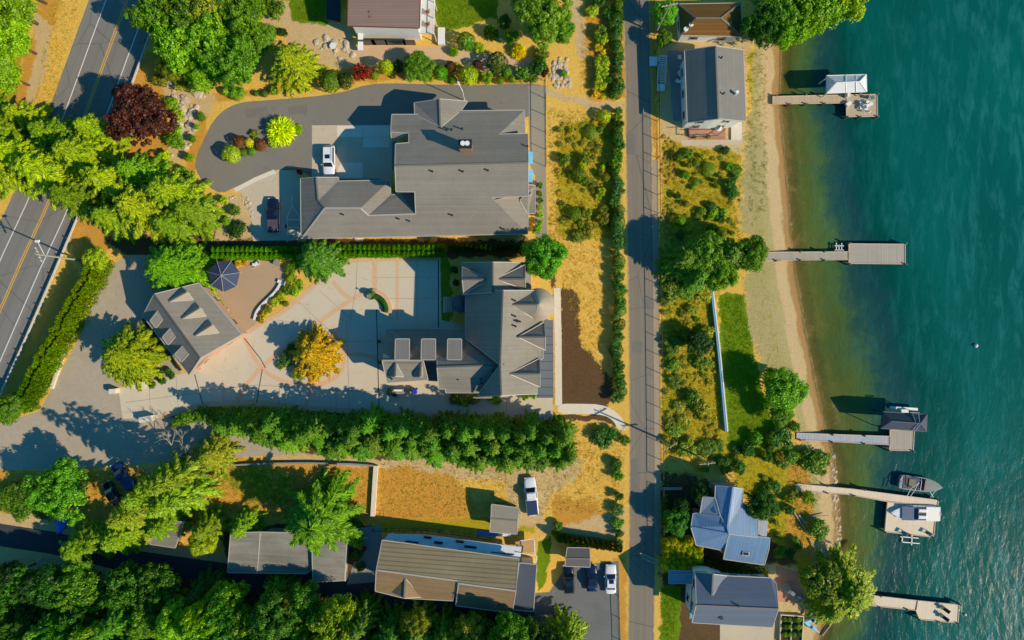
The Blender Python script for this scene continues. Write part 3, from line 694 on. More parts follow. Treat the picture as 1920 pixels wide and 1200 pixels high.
def house(name, label, cat, shells, roofmat, wallmat, trim=TRIM, win=True, base=None, inset=.45, thick=.18, capm=None, winh=1.0, group=None):
    allv = [W(*p) for s in shells for f in s['f'] for p in f]
    cx = sum(v.x for v in allv)/len(allv); cy = sum(v.y for v in allv)/len(allv)
    root = empty(name, (cx, cy, 0), 0, label, cat, group)
    wins = []; foot = []
    for si, s in enumerate(shells):
        wm = MB(); tm = MB(); cm = MB()
        V, F = shell(s['f']); mt = s.get('mat', roofmat); m = MB()
        foot.append([[(V[i].x, V[i].y) for i in f] for f in F])
        n = len(V); fs = [list(f) for f in F]+[[i+n for i in f][::-1] for f in F]
        he = {}
        for fi, f in enumerate(F):
            for i in range(len(f)): he[(f[i], f[(i+1) % len(f)])] = fi
        bd = {a: b for (a, b) in he if (b, a) not in he}
        fs += [[b, a, a+n, b+n] for a, b in bd.items()]
        m.add(V+[v-Vector((0, 0, s.get('thick', thick))) for v in V], fs)
        # ridge and hip caps
        if s.get('caps', True):
            for (a, b), fi in he.items():
                if a < b and (b, a) in he:
                    fa, fb = F[fi], F[he[(b, a)]]
                    ca = sum((V[i] for i in fa), Vector())/len(fa); cb = sum((V[i] for i in fb), Vector())/len(fb)
                    if (V[a].z+V[b].z)/2 > (ca.z+cb.z)/2+.12 and (V[a]-V[b]).length > 1: cm.bar(V[a]+Vector((0, 0, .02)), V[b]+Vector((0, 0, .02)), .24, .1)
        # eaves trim, walls, windows following the outline
        done = set()
        for st in list(bd):
            if st in done: continue
            loop = [st]; done.add(st); x = bd[st]
            while x != st and x in bd and x not in done: loop.append(x); done.add(x); x = bd[x]
            k = len(loop)
            if k < 3: continue
            P = [V[i] for i in loop]
            if s.get('trim', True):
                for i in range(k):
                    a, b = P[i], P[(i+1) % k]; d = b-a
                    if d.length < .4: continue
                    nn = Vector((d.y, -d.x, 0)).normalized()*.05
                    tm.bar(a+nn-Vector((0, 0, .07)), b+nn-Vector((0, 0, .07)), .12, .2)
            if s.get('walls', True):
                ins = s.get('inset', inset); Q = []
                for i in range(k):
                    e0 = (P[i]-P[i-1]); e1 = (P[(i+1) % k]-P[i]); n0 = Vector((-e0.y, e0.x)).normalized(); n1 = Vector((-e1.y, e1.x)).normalized()
                    bis = n0+n1; bl = bis.length
                    off = bis/bl*(ins/max(bl/2, .45)) if bl > .1 else n0*ins
                    Q.append(Vector((P[i].x+off.x, P[i].y+off.y, P[i].z-s.get('thick', thick)-.02)))
                zb = s.get('zb', 0)
                for i in range(k):
                    a, b = Q[i], Q[(i+1) % k]
                    wm.add([(a.x, a.y, zb), (b.x, b.y, zb), (b.x, b.y, b.z), (a.x, a.y, a.z)], [[0, 1, 2, 3]])
                    d = b-a; L = d.length
                    if win and s.get('win', True) and L > 3.2 and min(a.z, b.z) > 2.3:
                        out = Vector((d.y, -d.x, 0)).normalized(); mid = (a+b)/2
                        if out.dot(Vector((-mid.x, -mid.y, 0)).normalized()) > .25:
                            nw = max(1, int(L/3.4))
                            for q in range(nw):
                                c = a+d*((q+.5)/nw); wins.append((c, out, d.normalized(), min(a.z, b.z)))
        sub = 'dormer' if s.get('zb', 0) else None
        ro = m.build('dormer_roof' if sub else 'roof', mt, root)
        if cm.v: cm.build('ridge_cap', capm or CAPM, ro)
        if tm.v: tm.build('gutter', trim, ro)
        if wm.v: wm.build('dormer_wall' if sub else 'wall', wallmat, root)
    def covered(c):
        return any(inside(c.x, c.y, poly) for s in foot for poly in s)
    cnt = 0
    for c, out, d, top in wins:
        if covered(c+out*1.3) or cnt >= 14: continue
        for z in ([1.5] if top < 4.6 else [1.5, 4.2]):
            if z+.7 > top: continue
            ww, hh = 1.3, 1.2; o = out*.03; fr = MB()
            cc = Vector((c.x, c.y, z))
            for sx in (-1, 1): fr.bar(cc+o+d*sx*ww/2-Vector((0, 0, hh/2)), cc+o+d*sx*ww/2+Vector((0, 0, hh/2+.0001)), .08, .08)
            for sz in (-1, 1): fr.bar(cc+o-d*(ww/2+.04)+Vector((0, 0, sz*hh/2)), cc+o+d*(ww/2+.04)+Vector((0, 0, sz*hh/2)), .08, .08)
            f = fr.build('window', trim, root); g = MB(); dd = Vector((d.x, d.y, 0)).normalized()
            p0 = cc+out*.02-dd*ww/2-Vector((0, 0, hh/2)); p1 = p0+dd*ww
            g.add([p0, p1, p1+Vector((0, 0, hh)), p0+Vector((0, 0, hh))], [[0, 1, 2, 3]]); g.build('pane', GLASS, f); cnt += 1
    return root
def vent(root, px, py, h, r=.12, hh=.45, mat=None, name='vent_pipe'):
    p = W(px, py, h); MB().lathe(p.x, p.y, [(r, h-.5), (r, h+hh), (r*1.3, h+hh), (r*1.3, h+hh+.06), (0.01, h+hh+.07)], 10).build(name, mat or DARKM, root)
def boxpart(root, name, mat, px, py, h0, h1, sx, sy, ang=0, bev=0):
    p = W(px, py, h1); return MB().box(p.x, p.y, (h0+h1)/2, sx, sy, h1-h0, ang, bev).build(name, mat, root)
def quadpart(root, name, mat, pts, t=.12):
    vs = [W(*p) for p in pts]; n = len(vs)
    a = sum(vs[i].x*vs[(i+1) % n].y-vs[(i+1) % n].x*vs[i].y for i in range(n))
    if a < 0: vs = vs[::-1]
    m = MB(); m.add([v-Vector((0, 0, t)) for v in vs]+vs, [list(range(n))[::-1], list(range(n, 2*n))]+[[i, (i+1) % n, n+(i+1) % n, n+i] for i in range(n)])
    return m.build(name, mat, root)

# --- large grey-roofed house on the looped drive
M = []
M.append(dict(f=[
 [(735, 215, 5), (799, 214.8, 5), (826, 214, 5.1), (863, 208, 5), (983, 207, 5), (935, 252, 6.9), (989, 251, 6.9), (990, 305, 9.5), (741, 311, 9.5), (742, 270, 7.6), (767, 268, 7.5), (767, 249, 6.6), (733, 247, 6.5)],
 [(983, 207, 5), (984, 251.5, 5), (935, 252, 6.9)],
 [(741, 311, 9.5), (990, 305, 9.5), (990, 367, 6.9), (921, 370, 6.8), (989, 438, 3.6), (565, 447, 3.6), (574, 436, 4.1), (609, 390, 5.9), (676, 390, 5.9), (691, 404, 5.3), (780, 401, 5.4), (778, 359, 7.2), (743, 359, 7.2)],
 [(989, 438, 3.6), (991, 369, 3.7), (921, 370, 6.8)]]))
M.append(dict(f=[
 [(564, 335, 3.6), (593, 333, 5.0), (597, 376, 5.2), (609, 390, 5.9), (574, 436, 4.1), (565, 447, 3.6)],
 [(593, 333, 5.0), (634, 333, 3.6), (634, 340, 3.7), (597, 376, 5.2)],
 [(634, 340, 3.7), (731, 338, 3.6), (676, 390, 5.9), (609, 390, 5.9), (597, 376, 5.2)],
 [(731, 338, 3.6), (732, 366, 3.6), (691, 404, 5.3), (676, 390, 5.9)],
 [(732, 366, 3.6), (752, 363, 3.6), (780, 401, 5.4), (691, 404, 5.3)],
 [(752, 363, 3.6), (778, 361, 3.6), (780, 401, 5.4)]]))
M.append(dict(f=wedge((826, 238, 6.4), (824, 186, 6.4), (777, 193, 4.4), (876, 190, 4.4))+[[(826, 238, 6.4), (777, 193, 4.4), (778, 214, 4.9)], [(826, 238, 6.4), (863, 208, 4.9), (876, 190, 4.4)]]))
M.append(dict(f=[[(733, 246.5, 6.3), (766, 249, 6.45), (735, 264, 5.0)]], walls=False))
M.append(dict(f=[[(990, 347, 4.2), (1003, 348, 3.6), (1003, 400, 3.6), (989, 399, 3.7), (975, 376, 4.6), (990, 360, 5.2)]]))
hb = house('grey_roof_house', 'large house with a rambling grey shingle roof beside the looped asphalt drive', 'house', M, R_GREY, W_BEIGE)
ch = boxpart(hb, 'chimney', stain('stone_chimney', C(150, 125, 95), .7, 1.2, .9, 1, 5), 872, 270, 6, 11.2, 1.9, 1.2)
boxpart(ch, 'chimney_cap', DARKM, 872, 269.5, 11.2, 11.35, 2.1, 1.4)
for dx in (-4.2, 4): vent(ch, 872+dx, 269, 11.5, .3, .15, WHITE, 'flue')
for x, y, h in ((838, 244, 6.8), (847, 243.5, 6.8), (867, 242, 6.7), (811, 322, 9), (868, 322, 9), (915, 320, 9), (989, 275, 8), (848, 404, 5.4), (748, 411, 5), (768, 415, 4.9), (644, 403, 5.4), (945, 430, 4.2)): vent(hb, x, y, h)
for y in (296, 330): boxpart(hb, 'window_awning', plain('awning_blue', C(110, 190, 225), .5), 994, y, 3.0, 3.2, .9, 2.0)
boxpart(hb, 'porch_step', CONCB, 673, 447, 0, .3, 1.4, 1.0)
# downlight pole beside the gable
lp = empty('street_lamp', W(871, 189, 0), 0, 'white pole lamp with a bent arm by the house gable', 'lamp post')
b = W(871, 189, 0); tp = Vector((b.x-.2, b.y+.3, 5.2))
MB().tube((b.x, b.y, 0), (b.x, b.y, 5.2), .09, .07).build('pole', WHITE, lp)
MB().tube((b.x, b.y, 5.15), (b.x-.5, b.y+.9, 5.5), .06, .05).build('arm', WHITE, lp)
MB().box(b.x-.6, b.y+1.1, 5.5, .3, .6, .14, .5, .04).build('lamp_head', WHITE, lp)

# --- main house on the paved court
q = []
q.append(dict(f=gable([(867, 493), (867, 552), (995, 541), (995, 493)], 5.0, 10.0, [(924, 492), (924, 548)])))
q.append(dict(f=[
  [(873, 545, 4.9), (873, 634, 4.9), (938, 684, 11.4), (943, 545, 11.4)],
  [(943, 545, 11.4), (938, 684, 11.4), (940, 741, 11.2), (1007, 738, 6.5), (1007, 676, 6.6), (1018, 672, 6.4), (1018, 545, 6.4)],
  [(940, 741, 11.2), (938, 684, 11.4), (899, 737, 7.0), (898, 742, 6.5)]]))
q.append(dict(f=[
  [(725, 617, 2.9), (873, 617, 2.9), (873, 634, 4.3), (938, 684, 9.4), (820, 688, 9.0), (820, 676, 8.2), (717, 676, 8.2)],
  [(820, 688, 9.0), (938, 684, 9.4), (900, 736, 5.6), (836, 736, 5.4), (836, 729, 5.8), (823, 729, 5.8)],
  [(717, 676, 8.2), (793, 676, 8.4), (802, 712, 5.4), (726, 717, 5.2)]]))
q.append(dict(f=[[(795, 678, 5.2), (820, 678, 5.2), (822, 714, 4.9), (803, 713, 4.9)]], mat=R_DARK, win=False))
for x in (741, 790, 839):
    q.append(dict(f=[[(x, 674, 8.5), (x+26, 674, 8.5), (x+26, 636, 8.15), (x+1, 636, 8.15)]], inset=.15, thick=.14, zb=4, mat=R_GREYV))
q.append(dict(f=wedge((742, 681, 8.2), (741, 705, 7.8), (727, 706, 6.2), (756, 706, 6.2)), inset=.15, mat=R_GREY, zb=4))
q.append(dict(f=wedge((790, 679, 8.2), (788, 706, 7.8), (776, 706, 6.2), (792, 706, 6.2)), inset=.15, mat=R_GREY, zb=4))
def wg(A, R, N, Sx, **k): return dict(f=wedge(A, R, N, Sx), inset=.3, **k)
q.append(wg((919, 524, 9.0), (867, 524, 9.0), (867, 501, 6.6), (870, 550, 6.6)))
q.append(wg((931, 523, 9.2), (984, 523, 9.2), (984, 497, 6.8), (985, 543, 6.8)))
q.append(wg((958, 571, 10.2), (1008, 571, 10.2), (998, 545, 7.4), (1003, 598, 7.4), walls=False))
q.append(wg((972, 632, 9.8), (1022, 632, 9.6), (1020, 605, 6.8), (1022, 656, 6.8)))
q.append(wg((956, 701, 10.2), (1012, 701, 9.8), (1011, 673, 6.8), (1012, 725, 6.8)))
hm = house('courtyard_house', 'main house with dormers and a round turret on the paved court', 'house', q, R_GREY, W_BEIGE, capm=TRIMD)
# turret
c = W(1009.5, 571, 8); tr = 2.6
tw = MB().lathe(c.x, c.y, [(tr-.4, 0), (tr-.4, 7.2)], 28).build('turret', W_BEIGE, hm)
MB().lathe(c.x, c.y, [(tr-.1, 7.1), (tr+.05, 7.15), (tr+.05, 7.3), (.05, 10.2), (.01, 10.25)], 36).build('turret_roof', R_TAN, tw)
quadpart(hm, 'deck_roof', striped('deck_slate', C(104, 110, 118), 0, 1.4, .1, .4, noise=.06, bump=.4), [(1009, 600, 3.2), (1037, 600, 3.2), (1038, 746, 3.2), (1006, 746, 3.2)], .2)
for y in (604, 650, 698, 742): boxpart(hm, 'deck_post', TRIM, 1036, y, 0, 3, .16, .16)
for x, y, h in ((966, 564, 10.3), (975, 603, 9.8), (970, 603, 10), (966, 593, 10.3), (967, 612, 10.2), (924, 696, 9.2), (902, 711, 7.4), (859, 711, 7), (903, 742-24, 6.8), (925, 694, 9.3), (735, 710, 5.9)): vent(hm, x, y, h, .13, .4)
for i in range(5): boxpart(hm, 'step', CONC, 833+i*3.2, 571, 0, .9-.16*i, .34, 2.7)
MB().lathe(*W(865, 570, 2)[:2], [(1.3, 0), (1.3, 3.2), (1.5, 3.3), (.05, 4.2), (.01, 4.3)], 20).build('entrance_canopy', R_DARK, hm)
boxpart(hm, 'balcony_rail', TRIM, 904, 746, 0, 2.8, 3.2, .12)
# --- carriage house
q = [dict(f=[[(268, 592, 3.4), (354, 702, 3.4), (375, 671, 7.4), (289, 552, 7.4)], [(289, 552, 7.4), (375, 671, 7.4), (452, 627, 4.6), (373, 531, 4.6)]])]
for A, R, N, Sx in (((317, 565, 7.1), (350, 547, 6.9), (340, 539, 5.7), (362, 562, 5.7)), ((341, 597, 7.1), (374, 577, 6.9), (366, 567, 5.7), (386, 593, 5.7)), ((365, 629, 7.1), (397, 609, 6.9), (390, 599, 5.7), (410, 624, 5.7))):
    q.append(dict(f=wedge(A, R, N, Sx), inset=.15, zb=3.5, mat=R_TAN))
for p in ([(282, 601), (300, 578), (311, 590), (292, 614)], [(305, 632), (324, 611), (335, 623), (315, 646)], [(328, 664), (349, 643), (359, 657), (340, 678)]):
    q.append(dict(f=[[(p[0][0], p[0][1], 5.4), (p[1][0], p[1][1], 6.4), (p[2][0], p[2][1], 6.4), (p[3][0], p[3][1], 5.4)]], inset=.12, thick=.14, zb=3, mat=R_TAN))
hg = house('carriage_house', 'grey roofed carriage house with six small dormers set askew between court and highway', 'garage', q, R_GREY, W_PINK, capm=TRIMD)
# arched screen along its front
a0, a1 = W(373, 692, 0), W(455, 628, 0); m = MB(); d = (a1-a0); L = d.length; d.normalize(); nn = Vector((-d.y, d.x, 0)); N = 14
prev = None
for i in range(N+1):
    t = i/N; z = 2.4+1.5*math.sin(PI*min(max((t-.1)/.75, 0), 1))
    p = a0+d*L*t; cur = (p, z)
    if prev: m.add([prev[0]-nn*.3+Vector((0, 0, prev[1])), cur[0]-nn*.3+Vector((0, 0, cur[1])), cur[0]+nn*.3+Vector((0, 0, cur[1])), prev[0]+nn*.3+Vector((0, 0, prev[1])),
        prev[0]-nn*.3+Vector((0, 0, prev[1]-.6)), cur[0]-nn*.3+Vector((0, 0, cur[1]-.6)), cur[0]+nn*.3+Vector((0, 0, cur[1]-.6)), prev[0]+nn*.3+Vector((0, 0, prev[1]-.6))], [[0, 1, 2, 3], [7, 6, 5, 4], [0, 4, 5, 1], [2, 6, 7, 3]])
    prev = cur
for t in (0.01, .99):
    p = a0+d*L*t; m.box(p.x, p.y, 1.05, .62, .62, 2.1, math.atan2(d.y, d.x))
m.build('arched_portal', W_PINK, hg)

# --- brown metal-roofed house at the top
q = [dict(f=[[(652, 48, 6.2), (786, 52, 6.2), (790, -70, 8.6), (655, -75, 8.6)], [(655, -75, 8.6), (790, -70, 8.6), (793, -190, 6), (657, -195, 6)]])]
ht = house('brown_roof_house', 'house with a ribbed brown metal roof and a white south wall at the top edge', 'house', q, R_BROWN, W_WHITE, win=False, trim=plain('rust_trim', C(120, 66, 50), .6))
for x, w_ in ((688, 3), (712, 2.6), (742, 3.4), (768, 2)):
    p = W(x, 79, 1); MB().box(p.x, p.y-.15, 1.2, w_, .12, 1.9).build('window', GLASS, ht)
quadpart(ht, 'deck', plain('deck_white', C(196, 196, 190), .7), [(786, -60, 3), (816, -60, 3), (811, 64, 3), (786, 62, 3)], .2)
for y in (-50, 0, 30, 62): boxpart(ht, 'deck_post', WHITE, 814, y, 0, 4, .12, .12)
m = MB(); m.bar(W(817, -60, 4), W(813, 64, 4), .14, .08); m.build('deck_rail', WHITE, ht)
quadpart(ht, 'lower_terrace', W_WHITE, [(671, 52, 2.6), (680, 52, 2.6), (680, 94, 1.2), (671, 94, 1.2)], .4)
quadpart(ht, 'shadow_panel', DARKM, [(612, -60, 3), (640, -60, 3), (638, 42, 3), (612, 36, 3)], .2)  # dark panel standing in for the shadow west of the house
vent(ht, 695, 22, 6.6, .25, .2, R_BROWN, 'roof_vent'); vent(ht, 696, 31, 6.4, .25, .2, R_BROWN, 'roof_vent')

# --- mossy cottage and lake cottage
q = [dict(f=hip([(1272, 8), (1388, 6), (1392, 68), (1276, 66)], 3.6, 6.0, [(1305, 34), (1352, 34)]))]
hc = house('mossy_cottage', 'cottage with a patchy brown moss covered roof by the lane at the top', 'house', q, R_MOSS, W_WHITE)
vent(hc, 1296, 46, 5, .3, .1, WHITE); vent(hc, 1286, 55, 4.5, .3, .1, WHITE)
q = [dict(f=gable([(1284, 95), (1289, 229), (1398, 227), (1393, 94)], 5.2, 8.0, [(1342, 87), (1347, 222)]))]
hl = house('lake_cottage', 'dark grey gabled cottage with one long ridge beside the beach', 'house', q, R_GREYV, W_WHITE)
vent(hl, 1352, 109, 7.6); vent(hl, 1356, 176, 7.6); vent(hl, 1379, 176, 6.4, .22, .9, WHITE, 'chimney_pipe')
quadpart(hl, 'porch_deck', plain('porch_red', C(176, 130, 104), .8), [(1290, 229, .5), (1358, 228, .5), (1358, 256, .5), (1292, 256, .5)], .3)
m = MB()
for a, b_ in (((1292, 229), (1292, 257)), ((1292, 257), (1345, 254)), ((1345, 254), (1358, 244)), ((1275, 243), (1340, 243))): m.bar(W(a[0], a[1], 1.4), W(b_[0], b_[1], 1.4), .08, .08)
for x, y in ((1292, 231), (1292, 257), (1318, 255.5), (1345, 254), (1358, 244)): m.tube(W(x, y, .5), Vector(W(x, y, .5))+Vector((0, 0, .9)), .05)
m.build('porch_rail', DARKM, hl)
quadpart(hl, 'landing', CONCB, [(1371, 229, .3), (1391, 229, .3), (1391, 262, .3), (1371, 262, .3)], .3)

# --- long tile-roofed house at the bottom
q = []
q.append(dict(f=[[(717, 1013, 5.5), (972, 1048, 5.5), (966, 1108, 7.8), (859, 1094, 7.8), (706, 1071, 7.8)], ]))
q[0]['f'] = [[(717, 1013, 5.4), (972, 1048, 5.4), (967, 1108, 7.6), (860, 1094, 7.6), (857, 1089, 7.4), (706, 1069, 7.4)]]
q.append(dict(f=[[(706, 1069, 7.4), (857, 1089, 7.4), (849, 1126, 5.2), (757, 1121, 5.0), (704, 1108, 5.2)]], mat=striped('tile_brown', C(138, 114, 82), .12, .5, .1, .8, noise=.25, bump=.4)))
q.append(dict(f=[[(860, 1094, 7.6), (967, 1108, 7.6), (960, 1149, 5.2), (855, 1135, 5.2)]], mat=MATS['tile_brown']))
q.append(dict(f=wedge((760, 1085, 7.0), (758, 1121, 6.6), (730, 1108, 5.2), (790, 1119, 5.2)), mat=MATS['tile_brown'], inset=.2))
q.append(dict(f=[[(974, 1056, 4.6), (1006, 1059, 4.6), (1000, 1146, 4.2), (963, 1143, 4.2)]], mat=R_DARK))
hs_ = house('tiled_house', 'long house with a tan tiled roof and a white front at the bottom', 'house', q, R_TILE, W_WHITE, trim=TRIM)
m = MB()
dk = quadpart(hs_, 'front_canopy', stain('canopy_white', C(222, 222, 224), .9, 1.05, .6, .5, 2), [(728, 1001, 3.0), (800, 1003, 3.0), (978, 1026, 3.0), (975, 1052, 3.6), (718, 1016, 3.6)], .14)
for x, y in ((735, 1003), (780, 1005), (830, 1012), (880, 1017), (930, 1023), (970, 1028)): boxpart(dk, 'canopy_post', TRIM, x, y, 0, 2.9, .14, .14)
for x, y, s_ in ((772, 1017, 2.2), (802, 1008, 1.2), (822, 1018, 1.4), (862, 1016, 1.3), (882, 1026, 2), (935, 1038, 2.6), (957, 1040, 1.2)):
    boxpart(dk, 'skylight', DARKM, x, y, 3.15, 3.4, s_, .35, -.12)
quadpart(hs_, 'side_deck', stain('deck_tan', C(190, 150, 100), .8, 1.1, .9, .8, 4), [(966, 1016, 1.6), (1002, 1011, 1.6), (1003, 1036, 1.6), (970, 1036, 1.6)], .3)
m = MB()
for a, b_ in (((968, 1036), (1007, 1042)), ((1007, 1042), (1005, 1055)), ((1002, 1012), (1003, 1040)), ((975, 1014), (1002, 1010))): m.bar(W(a[0], a[1], 3.4), W(b_[0], b_[1], 3.4), .12, .1)
m.build('deck_rail', WHITE, hs_)
# --- small garden shed
q = [dict(f=[[(922, 946, 3.4), (973, 953, 3.4), (970, 976, 3.3), (921, 972, 3.3)], [(921, 972, 3.3), (970, 976, 3.3), (969, 1001, 2.5), (919, 997, 2.5)]])]
hh = house('garden_shed', 'small square shed with a grey roof and green edge in the dry yard', 'shed', q, stain('felt_grey', C(142, 132, 116), .85, 1.1, .9, .6, 3), stain('green_wall', C(70, 120, 100), .8, 1.1, .8, 1, 3), win=False)
bt = empty('rowing_boat', W(927, 1001, 0), 0, 'narrow blue and white upturned boat behind the small garden shed', 'boat')
# --- grey roof house and shed lower left
q = [dict(f=[[(487, 998, 4), (578, 1000, 4), (585, 1066, 3.2), (575, 1075, 3.2), (482, 1074, 3.2)]]), dict(f=[[(433, 1000, 4.2), (487, 998, 4.2), (482, 1074, 3.2), (427, 1073, 3.2)]]), dict(f=[[(585, 1004, 4.8), (650, 1010, 4.8), (645, 1088, 3.6), (587, 1091, 3.6)]])]
house('weathered_house', 'house with three weathered pale grey roof planes beside the dark lower road', 'house', q, R_OLD, W_GREY, win=False)
q = [dict(f=[[(298, 976, 3.2), (344, 979, 3.2), (328, 1027, 2.6), (281, 1020, 2.6)]])]
house('lean_to_shed', 'lean-to shed with a weathered grey roof half under the trees', 'shed', q, R_OLD, W_BROWN, win=False)
q = [dict(f=gable([(1064, 1027), (1105, 1028), (1106, 1063), (1060, 1061)], 2.4, 2.9, [(1061, 1047), (1106, 1048)]))]
house('carport', 'small carport with a low grey roof between the hedge and the parked cars', 'carport', q, stain('felt_dark', C(98, 94, 92), .85, 1.1, .9, .6, 3), W_BROWN, win=False)
# --- blue metal-roofed house
q = []
q.append(dict(f=[[(1342, 911, 5.4), (1374, 914, 6.6), (1364, 988, 6.6), (1356, 982, 6.2), (1341, 934, 5.4)], [(1374, 914, 6.6), (1393, 917, 5.6), (1391, 942, 5.4), (1364, 988, 6.6)]]))
q.append(dict(f=[[(1318, 932, 4.8), (1341, 934, 5.4), (1350, 968, 6.2), (1313, 963, 4.8)], ], mat=striped('metal_pale', C(160, 168, 172), PI/2+.08, .42, .12, .5, noise=.1, bump=.5, rough=.45, spec=.5)))
q.append(dict(f=[[(1300, 963, 4.2), (1313, 962, 4.6), (1350, 968, 6.0), (1364, 988, 6.6), (1367, 1001, 6.4), (1296, 988, 5.0)], [(1296, 988, 5.0), (1367, 1001, 6.4), (1357, 1032, 4.2), (1306, 1022, 4.0)],
   [(1364, 988, 6.6), (1391, 942, 5.4), (1421, 971, 4.8), (1420, 1007, 6.0), (1367, 1001, 6.4)]]))
q.append(dict(f=[[(1367, 1001, 6.0), (1443, 1009, 6.0), (1441, 1030, 5.2), (1433, 1059, 4.0), (1357, 1048, 4.0)]]))
hb2 = house('blue_roof_house', 'house with a blue standing seam metal roof of many slopes', 'house', q, R_BLUE, W_GREY, capm=R_BLUE)
fr = quadpart(hb2, 'skylight', TRIM, [(1393, 1034, 5.0), (1406, 1035, 5.0), (1405, 1043, 4.8), (1392, 1042, 4.8)], .2)
quadpart(fr, 'pane', GLASS, [(1395, 1036, 5.05), (1404, 1036.6, 5.05), (1403.5, 1041.5, 4.9), (1394.5, 1041, 4.9)], .05)
quadpart(hb2, 'side_roof', MATS['metal_pale'], [(1421, 973, 3.6), (1440, 977, 3.6), (1438, 1006, 3.2), (1421, 1004, 3.2)], .15)
# --- slate gable house bottom right
q = []
q.append(dict(f=[[(1304, 1072, 5.6), (1341, 1074, 5.6), (1362, 1080, 5.7), (1445, 1084, 5.6), (1455, 1094, 5.8), (1459, 1142, 8.4), (1306, 1135, 8.4)], [(1306, 1135, 8.4), (1459, 1142, 8.4), (1448, 1176, 6.6), (1298, 1167, 6.4)]]))
q.append(dict(f=wedge((1335, 1117, 7.6), (1337, 1077, 7.4), (1304, 1073, 5.7), (1362, 1080, 5.7))+[[(1335, 1117, 7.6), (1304, 1073, 5.7), (1304.5, 1084, 6.0)]], inset=.2))
hz = house('slate_roof_house', 'house with a wide dark slate coloured gable roof at the bottom right corner', 'house', q, R_SLATE, W_WHITE)
quadpart(hz, 'entry_roof', plain('glass_roof', C(120, 150, 175), .3), [(1254, 1069, 3), (1300, 1070, 3), (1300, 1094, 3), (1254, 1094, 3)], .12)
m = MB()
for a, b_ in (((1254, 1069), (1300, 1070)), ((1300, 1070), (1300, 1094)), ((1300, 1094), (1254, 1094)), ((1254, 1094), (1254, 1069)), ((1254, 1077), (1300, 1077))): m.bar(W(a[0], a[1], 3.1), W(b_[0], b_[1], 3.1), .12, .12)
m.build('entry_frame', TRIM, hz)
quadpart(hz, 'balcony', W_BLUE, [(1297, 1100, 4), (1305, 1100, 4), (1302, 1160, 4), (1293, 1160, 4)], .2)
vent(hz, 1384, 1135, 8.2); vent(hz, 1352, 1158, 7.2, .25, .1)
# ------------------------------------------------------------------ vehicles
def paint(name, c, rough=.25):
    if name in MATS: return MATS[name]
    t = NT(name); n = t.noise(t.pos(), 3, 3); t.col(t.mix(n, sh(c, .88), sh(c, 1.1))); t.rough(rough, .5)
    t.b.inputs['Coat Weight'].default_value = .6; t.b.inputs['Coat Roughness'].default_value = .08
    MATS[name] = t.m; return t.m
TYRE = plain('rubber', C(30, 30, 32), .85); RIM = plain('rim', C(150, 150, 155), .3, .05, .8); CGL = glass('car_glass', (.012, .02, .03, 1), .04)
LAMP = plain('lamp_lens', C(215, 220, 225), .15, .02); TAIL = plain('tail_lens', C(150, 20, 18), .25, .02)
def loft(secs):
    """secs: list of rings of equal length -> closed hull"""
    m = MB(); n = len(secs[0]); vs = [p for s in secs for p in s]; fs = []
    for k in range(len(secs)-1):
        for i in range(n): fs.append([k*n+i, k*n+(i+1) % n, (k+1)*n+(i+1) % n, (k+1)*n+i])
    fs.append(list(range(n))[::-1]); fs.append(list(range((len(secs)-1)*n, len(secs)*n)))
    return m.add(vs, fs)
def subsurf(o, lv=2):
    s = o.modifiers.new('Subsurf', 'SUBSURF'); s.levels = s.render_levels = lv; o.data.shade_smooth()
